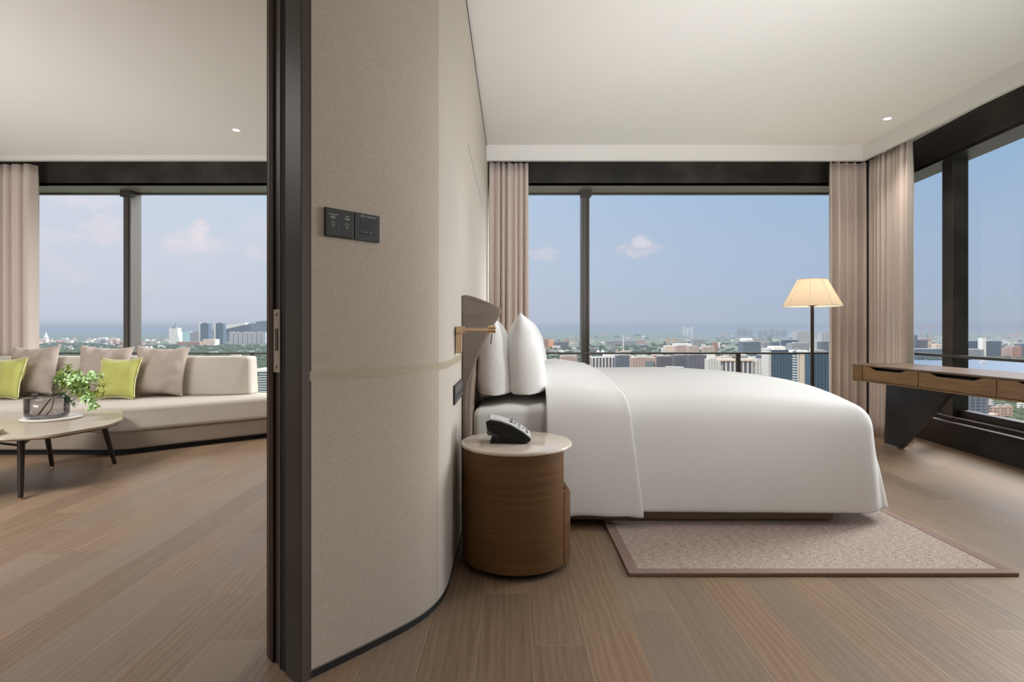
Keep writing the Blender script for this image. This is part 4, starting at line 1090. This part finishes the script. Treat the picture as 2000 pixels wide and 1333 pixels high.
for k, x in enumerate((1168, 1177)):
    bm = B(); r_ = 9; cx_ = (x-1000)/F*d_; lathe_solid(bm, [(r_, GZ), (r_, GZ+18), (r_*.8, GZ+26), (r_*.3, GZ+30)], cx_, d_, 20)
    obj('storage_dome', bm, 'city_white', smooth=50, label=('left' if k == 0 else 'right')+' one of two small white domes just above the rail near the mullion', cat='dome')
# ---- beyond the right window
bld(1774, 1792, 655, 700, 'tower_slate', 'grey-blue flats just right of the curtain in the right window')
bld(1795, 1812, 665, 700, 'block_dark', 'dark office block left of the small pink tower in the right window')
bld(1813, 1826, 672, 698, 'block_pink', 'small sunlit pink tower left of the black column')
bld(1828, 1846, 673, 700, 'city_cream', 'cream tower block against the black column', roof=False)
bld(1780, 1842, 682, 703, 'tower_slate', 'low wide blue hall at the lake shore left of the black column', roof=False)
bld(1890, 1918, 667, 694, 'tower_blue', 'blue glass slab just right of the black column')
o = bld(1888, 1922, 683, 700, 'block_grey', 'low pale office wing in front of the blue slab right of the column')
o = bld(1926, 1956, 667, 699, 'tower_blue', 'large blue glass block with a white stair tower beyond the lake'); cap(o, 1919, 1926, 661, 699, 699, 'city_white', 'stair_tower', 2)
bld(1957, 1964, 676, 699, 'tower_slate', 'slim slate block right of the large blue glass block')
bld(1964, 1978, 680, 700, 'block_pink', 'low reddish-white striped building beyond the lake by the cranes')
bld(1979, 1996, 678, 700, 'block_rust', 'reddish unfinished block under the orange cranes beyond the lake')
bld(1996, 2020, 672, 699, 'tower_slate', 'blue-grey block at the right edge of the photo beyond the lake')
for k, (x, yt, yb) in enumerate(((1975, 655, 700), (1988, 651, 700), (1800, 634, 690), (1815, 638, 688))):
    d_ = dist(yb); cx_ = (x-1000)/F*d_; zt = EYE-(yt-HZ)/F*d_; bm = B(); tube(bm, [(cx_, d_, GZ), (cx_, d_, zt)], .9, 5)
    tube(bm, [(cx_-18, d_, zt-4), (cx_+55, d_, zt-2)], .8, 5); tube(bm, [(cx_-18, d_, zt-4), (cx_, d_, zt+6), (cx_+55, d_, zt-2)], .5, 4)
    obj('tower_crane', bm, 'crane_red', label=['orange tower crane over the lake, the left of two by the photo edge', 'orange tower crane over the lake, the right of two by the photo edge', 'tall red tower crane rising over the horizon near the curtain', 'red tower crane over the horizon near the column'][k], cat='crane')
bld(1888, 1930, 768, 880, 'tower_slate', 'grey-blue gridded tower seen under the desk through the right window')
for k, x in enumerate((1935, 1949, 1964)):
    bld(x, x+14, 796-k, 824, 'block_pink', ['small pinkish house in the park under the desk, nearest the gridded tower', 'small pinkish house in the park under the desk, middle of three', 'small pinkish house in the park under the desk, farthest right'][k])
# ---- beyond the living room window
o = bld(330, 347, 641, 672, 'city_white', 'gleaming white hall with a dark cone roof beyond the living room window', roof=False)
d_ = dist(672); cx_ = (339-1000)/F*d_
bm = B(); lathe_solid(bm, [(34, EYE-(642-HZ)/F*d_), (2, EYE-(631-HZ)/F*d_)], cx_, d_+30, 16); obj('cone_roof', bm, 'city_slate', o)
bld(349, 354, 648, 671, 'city_white', 'slim white slab between the cone-roofed hall and the cyan hall', roof=False)
bld(356, 371, 648, 672, 'city_cyan', 'pale cyan glass hall beyond the living room window', roof=False)
bld(371, 388, 649, 673, 'block_grey', 'grey office block between the cyan hall and the blue tower')
o = bld(391, 407, 632, 673, 'tower_blue', 'left of two blue hotel towers with white edges'); cap(o, 388.5, 391, 631, 673, 673, 'city_white', 'edge_fin', 1)
o = bld(421, 436, 632, 675, 'tower_blue', 'right of two blue hotel towers with white edges'); cap(o, 418.5, 421, 632, 675, 675, 'city_white', 'edge_fin', 1)
bld(407, 421, 645, 672, 'block_grey', 'pale block linking the two blue hotel towers')
bld(396, 420, 663, 678, 'city_cream', 'low cream hall at the foot of the blue hotel towers', roof=False)
o = bld(345, 390, 668, 675, 'block_rust', 'low red-roofed halls at the foot of the gleaming white hall', roof=False)
# great hall with a white wedge roof
d_ = dist(667); o = thing('building', ((470-1000)/F*d_, d_, GZ), 'long grey hall with a white wedge roof sweeping upward beyond the living room', 'building')
bm = B(); q = lambda a, b, dd=0: ((a-1000)/F*d_, d_+dd, EYE-(b-HZ)/F*d_)
v = [bm.verts.new(q(a, b, dd)) for dd in (-60, 40) for a, b in ((437, 636), (483, 630.8), (483, 634.5), (437, 645))]
for i in range(4): bm.faces.new((v[i], v[(i+1) % 4], v[4+(i+1) % 4], v[4+i]))
bm.faces.new(v[:4]); bm.faces.new(v[4:][::-1]); bmesh.ops.recalc_face_normals(bm, faces=bm.faces); obj('wedge_roof', bm, 'city_white', o)
bm = B(); v = [bm.verts.new(q(a, b, dd)) for dd in (10, 150) for a, b in ((440, 642), (481, 632.5), (503, 632), (503, 667), (440, 667))]
for i in range(5): bm.faces.new((v[i], v[(i+1) % 5], v[5+(i+1) % 5], v[5+i]))
bm.faces.new(v[:5]); bm.faces.new(v[5:][::-1]); bmesh.ops.recalc_face_normals(bm, faces=bm.faces); obj('hall_wall', bm, 'tower_slate', o)
bld(500, 530, 628.5, 668, 'tower_slate', 'pale blue tower at the door frame edge beyond the living room window')
for k in range(8):
    x = 448+k*9
    bld(x, x+7.5, 648+(k % 3)*.6, 671, 'residential', 'white striped flats in the long row beyond the bare sofa backrest', group='row of striped flats beyond the living room', roof=False)
d_ = dist(664); cx_ = (90-1000)/F*d_
bm = B(); lathe_solid(bm, [(30, GZ), (30, GZ+40), (14, GZ+75), (1, GZ+118)], cx_, d_, 12); obj('spire', bm, 'city_white', label='small white pointed pavilion far beyond the left living room pane', cat='building')
o = bld(505, 560, 722, 790, 'floor_stripes', 'near office block with white floor bands, between sofa and door frame', roof=False)
d_ = dist(790)-1
for y0_, y1_ in ((722, 727),):
    bm = B(); box(bm, (495-1000)/F*d_, (560-1000)/F*d_, d_, d_+60, EYE-(y1_-HZ)/F*d_, EYE-(y0_-HZ)/F*d_); obj('white_canopy', bm, 'city_white', o)
# ---- small blocks filling the city, by district
rc = random.Random(21)
kinds = ['block_grey', 'block_beige', 'block_white', 'block_pink', 'block_dark', 'city_white', 'city_roof', 'block_rust', 'city_cream', 'tower_slate']
CN = {'block_grey': 'grey', 'block_beige': 'beige', 'block_white': 'whitish', 'block_pink': 'pinkish', 'block_dark': 'dark', 'city_white': 'plain white', 'city_roof': 'plain grey', 'block_rust': 'reddish', 'city_cream': 'plain cream', 'tower_slate': 'slate-blue'}
def zone(x):
    if x < 1136 or x > 1700: return ''
    for lim, z in ((1204, ', right of the mullion'), (1300, ', over the head half of the bed'), (1410, ', over the middle of the bed'), (1500, ', around the rail post'), (1560, ', left of the lamp pole'), (1700, ', right of the lamp pole')):
        if x < lim: return z
def fill(n, xa, xb, ya, yb, hmin, hmax, label, wts=None, mass=0):
    for _ in range(n):
        yb_ = ya+(yb-ya)*rc.random()**1.1; d = dist(yb_); x = rc.uniform(xa, xb)
        h = rc.uniform(hmin, hmax); w = rc.uniform(18, 60)*(1 if yb_ > 675 else 1.8); dd = w*rc.uniform(.4, .8)
        k = rc.choices(kinds, wts or [2, 3, 3, 2, 2, 2, 1, 1, 1, 2])[0]
        if mass: MASS.setdefault(k, []).append(((x-1000)/F*d, d, w*.6, dd*.6, h)); continue
        o = bpy.data.objects.new('building', BOXES[k]); COL.objects.link(o)
        o.location = ((x-1000)/F*d, d, GZ); o.scale = (w, dd, h); o.rotation_euler = (0, 0, rc.uniform(-.5, .5))
        lb = CN[k]+' '+label+zone(x); setp(o, lb, 'building', lb)
BOXES = {}
for k in kinds:
    bm = B(); box(bm, -.5, .5, -.5, .5, 0, 1); me = bpy.data.meshes.new('block_'+k); bm.to_mesh(me); bm.free(); me.materials.append(M[k]); BOXES[k] = me
fill(58, 1150, 1625, 664, 690, 8, 34, 'block beyond the bedroom window')
fill(46, 1150, 1625, 690, 745, 14, 52, 'low near block just over the bed')
fill(16, 1150, 1625, 653, 664, 15, 60, 'faint block under the horizon')
fill(12, 1050, 1136, 655, 690, 10, 30, 'block in the narrow pane between pillow and mullion')
fill(14, 1775, 1842, 655, 690, 12, 60, 'block in the pane between curtain and black column')
fill(14, 1886, 2000, 656, 695, 8, 34, 'block beyond the lake, right of the black column')
fill(22, 64, 240, 662, 674, 10, 40, 'far building beyond the left living room pane', [1, 2, 5, 2, 1, 6, 1, 2, 3, 1])
fill(8, 272, 335, 664, 684, 6, 24, 'low building right of the living room mullion')
fill(14, 372, 520, 684, 700, 6, 16, 'low building in the greenery above the rail behind the sofa', [1, 1, 4, 1, 1, 5, 2, 1, 2, 1])
MASS = {}
fill(120, 1050, 1625, 655, 690, 6, 26, '', None, 1)
fill(90, 1775, 2000, 655, 690, 6, 30, '', None, 1)
fill(110, 64, 330, 660, 690, 6, 26, '', [1, 2, 5, 2, 1, 6, 1, 2, 3, 1], 1)
fill(50, 1150, 1625, 690, 725, 8, 24, '', None, 1)
fill(260, 700, 2300, 725, 1300, 8, 30, '', None, 1)
fill(80, 1900, 2500, 700, 1000, 8, 30, '', None, 1)
mm = B()
me = bpy.data.meshes.new('low_houses')
names = list(MASS)
for mi, k in enumerate(names):
    me.materials.append(M[k])
    for (x, y, w, d, h) in MASS[k]:
        n0 = len(mm.faces); box(mm, x-w/2, x+w/2, y-d/2, y+d/2, GZ, GZ+h); mm.faces.ensure_lookup_table()
        for f in mm.faces[n0:]: f.material_index = mi
mm.to_mesh(me); mm.free()
o = bpy.data.objects.new('low_houses', me); COL.objects.link(o)
setp(o, 'countless low houses spread over the plain between the larger blocks', 'houses', None, 'stuff')
# ---- trees
bm = B(); ico = []
t_b = B(); bmesh.ops.create_icosphere(t_b, subdivisions=1, radius=1); IV = [v.co.copy() for v in t_b.verts]; IF = [[v.index for v in f.verts] for f in t_b.faces]; t_b.free()
def blob(bm, x, y, z, r, h):
    vs = [bm.verts.new((x+c.x*r*rc.uniform(.8, 1.2), y+c.y*r, z+c.z*h*rc.uniform(.8, 1.2))) for c in IV]
    for f in IF: bm.faces.new([vs[i] for i in f])
def woods(n, xa, xb, ya, yb, r0, label):
    bm = B()
    for _ in range(n):
        y = rc.uniform(ya, yb); d = dist(y); x = rc.uniform(xa, xb); s_ = r0*(1+d/4000)
        blob(bm, (x-1000)/F*d, d, GZ+3, s_*rc.uniform(.7, 1.6), s_*rc.uniform(.5, .8))
    obj('trees', bm, 'tree_green', smooth=180, kind='stuff', label=label, cat='trees')
woods(700, 1050, 1400, 672, 735, 9, 'dark green belt of tree tops among the blocks beyond the bedroom window')
woods(260, 1400, 1630, 660, 720, 9, 'scattered tree tops between the towers near the lamp pole')
woods(900, 280, 530, 676, 735, 11, 'broad green wood beyond the living room window, above the sofa back')
woods(400, 60, 245, 672, 700, 10, 'tree tops beyond the left living room pane')
woods(900, 700, 1900, 735, 1300, 8, 'green tree tops in the streets close below the hotel')
woods(500, 1890, 2040, 770, 850, 8, 'green park trees seen under the desk through the right window')
woods(260, 1775, 2020, 690, 704, 8, 'tree line along the far lake shore in the right window')
# ---- haze over the city
m = bpy.data.materials.new('haze'); m.use_nodes = True; s = NT(m.node_tree); s.n.clear()
vsn = s.new('ShaderNodeVolumeScatter'); vsn.inputs['Color'].default_value = (.25, .295, .37, 1); vsn.inputs['Density'].default_value = 1/14000; vsn.inputs['Anisotropy'].default_value = 0
out_ = s.new('ShaderNodeOutputMaterial'); vab = s.new('ShaderNodeVolumeAbsorption'); vab.inputs['Color'].default_value = (.25, .295, .37, 1); vab.inputs['Density'].default_value = 1/14000
ads = s.new('ShaderNodeAddShader'); s.l.new(vsn.outputs[0], ads.inputs[0]); s.l.new(vab.outputs[0], ads.inputs[1]); s.l.new(ads.outputs[0], out_.inputs['Volume']); M['haze'] = m
bm = B(); box(bm, -40000, 40000, 300, 45000, GZ-1, GZ+215); obj('haze', bm, 'haze', kind='stuff', label='thin blue haze lying over the distant city', cat='haze')
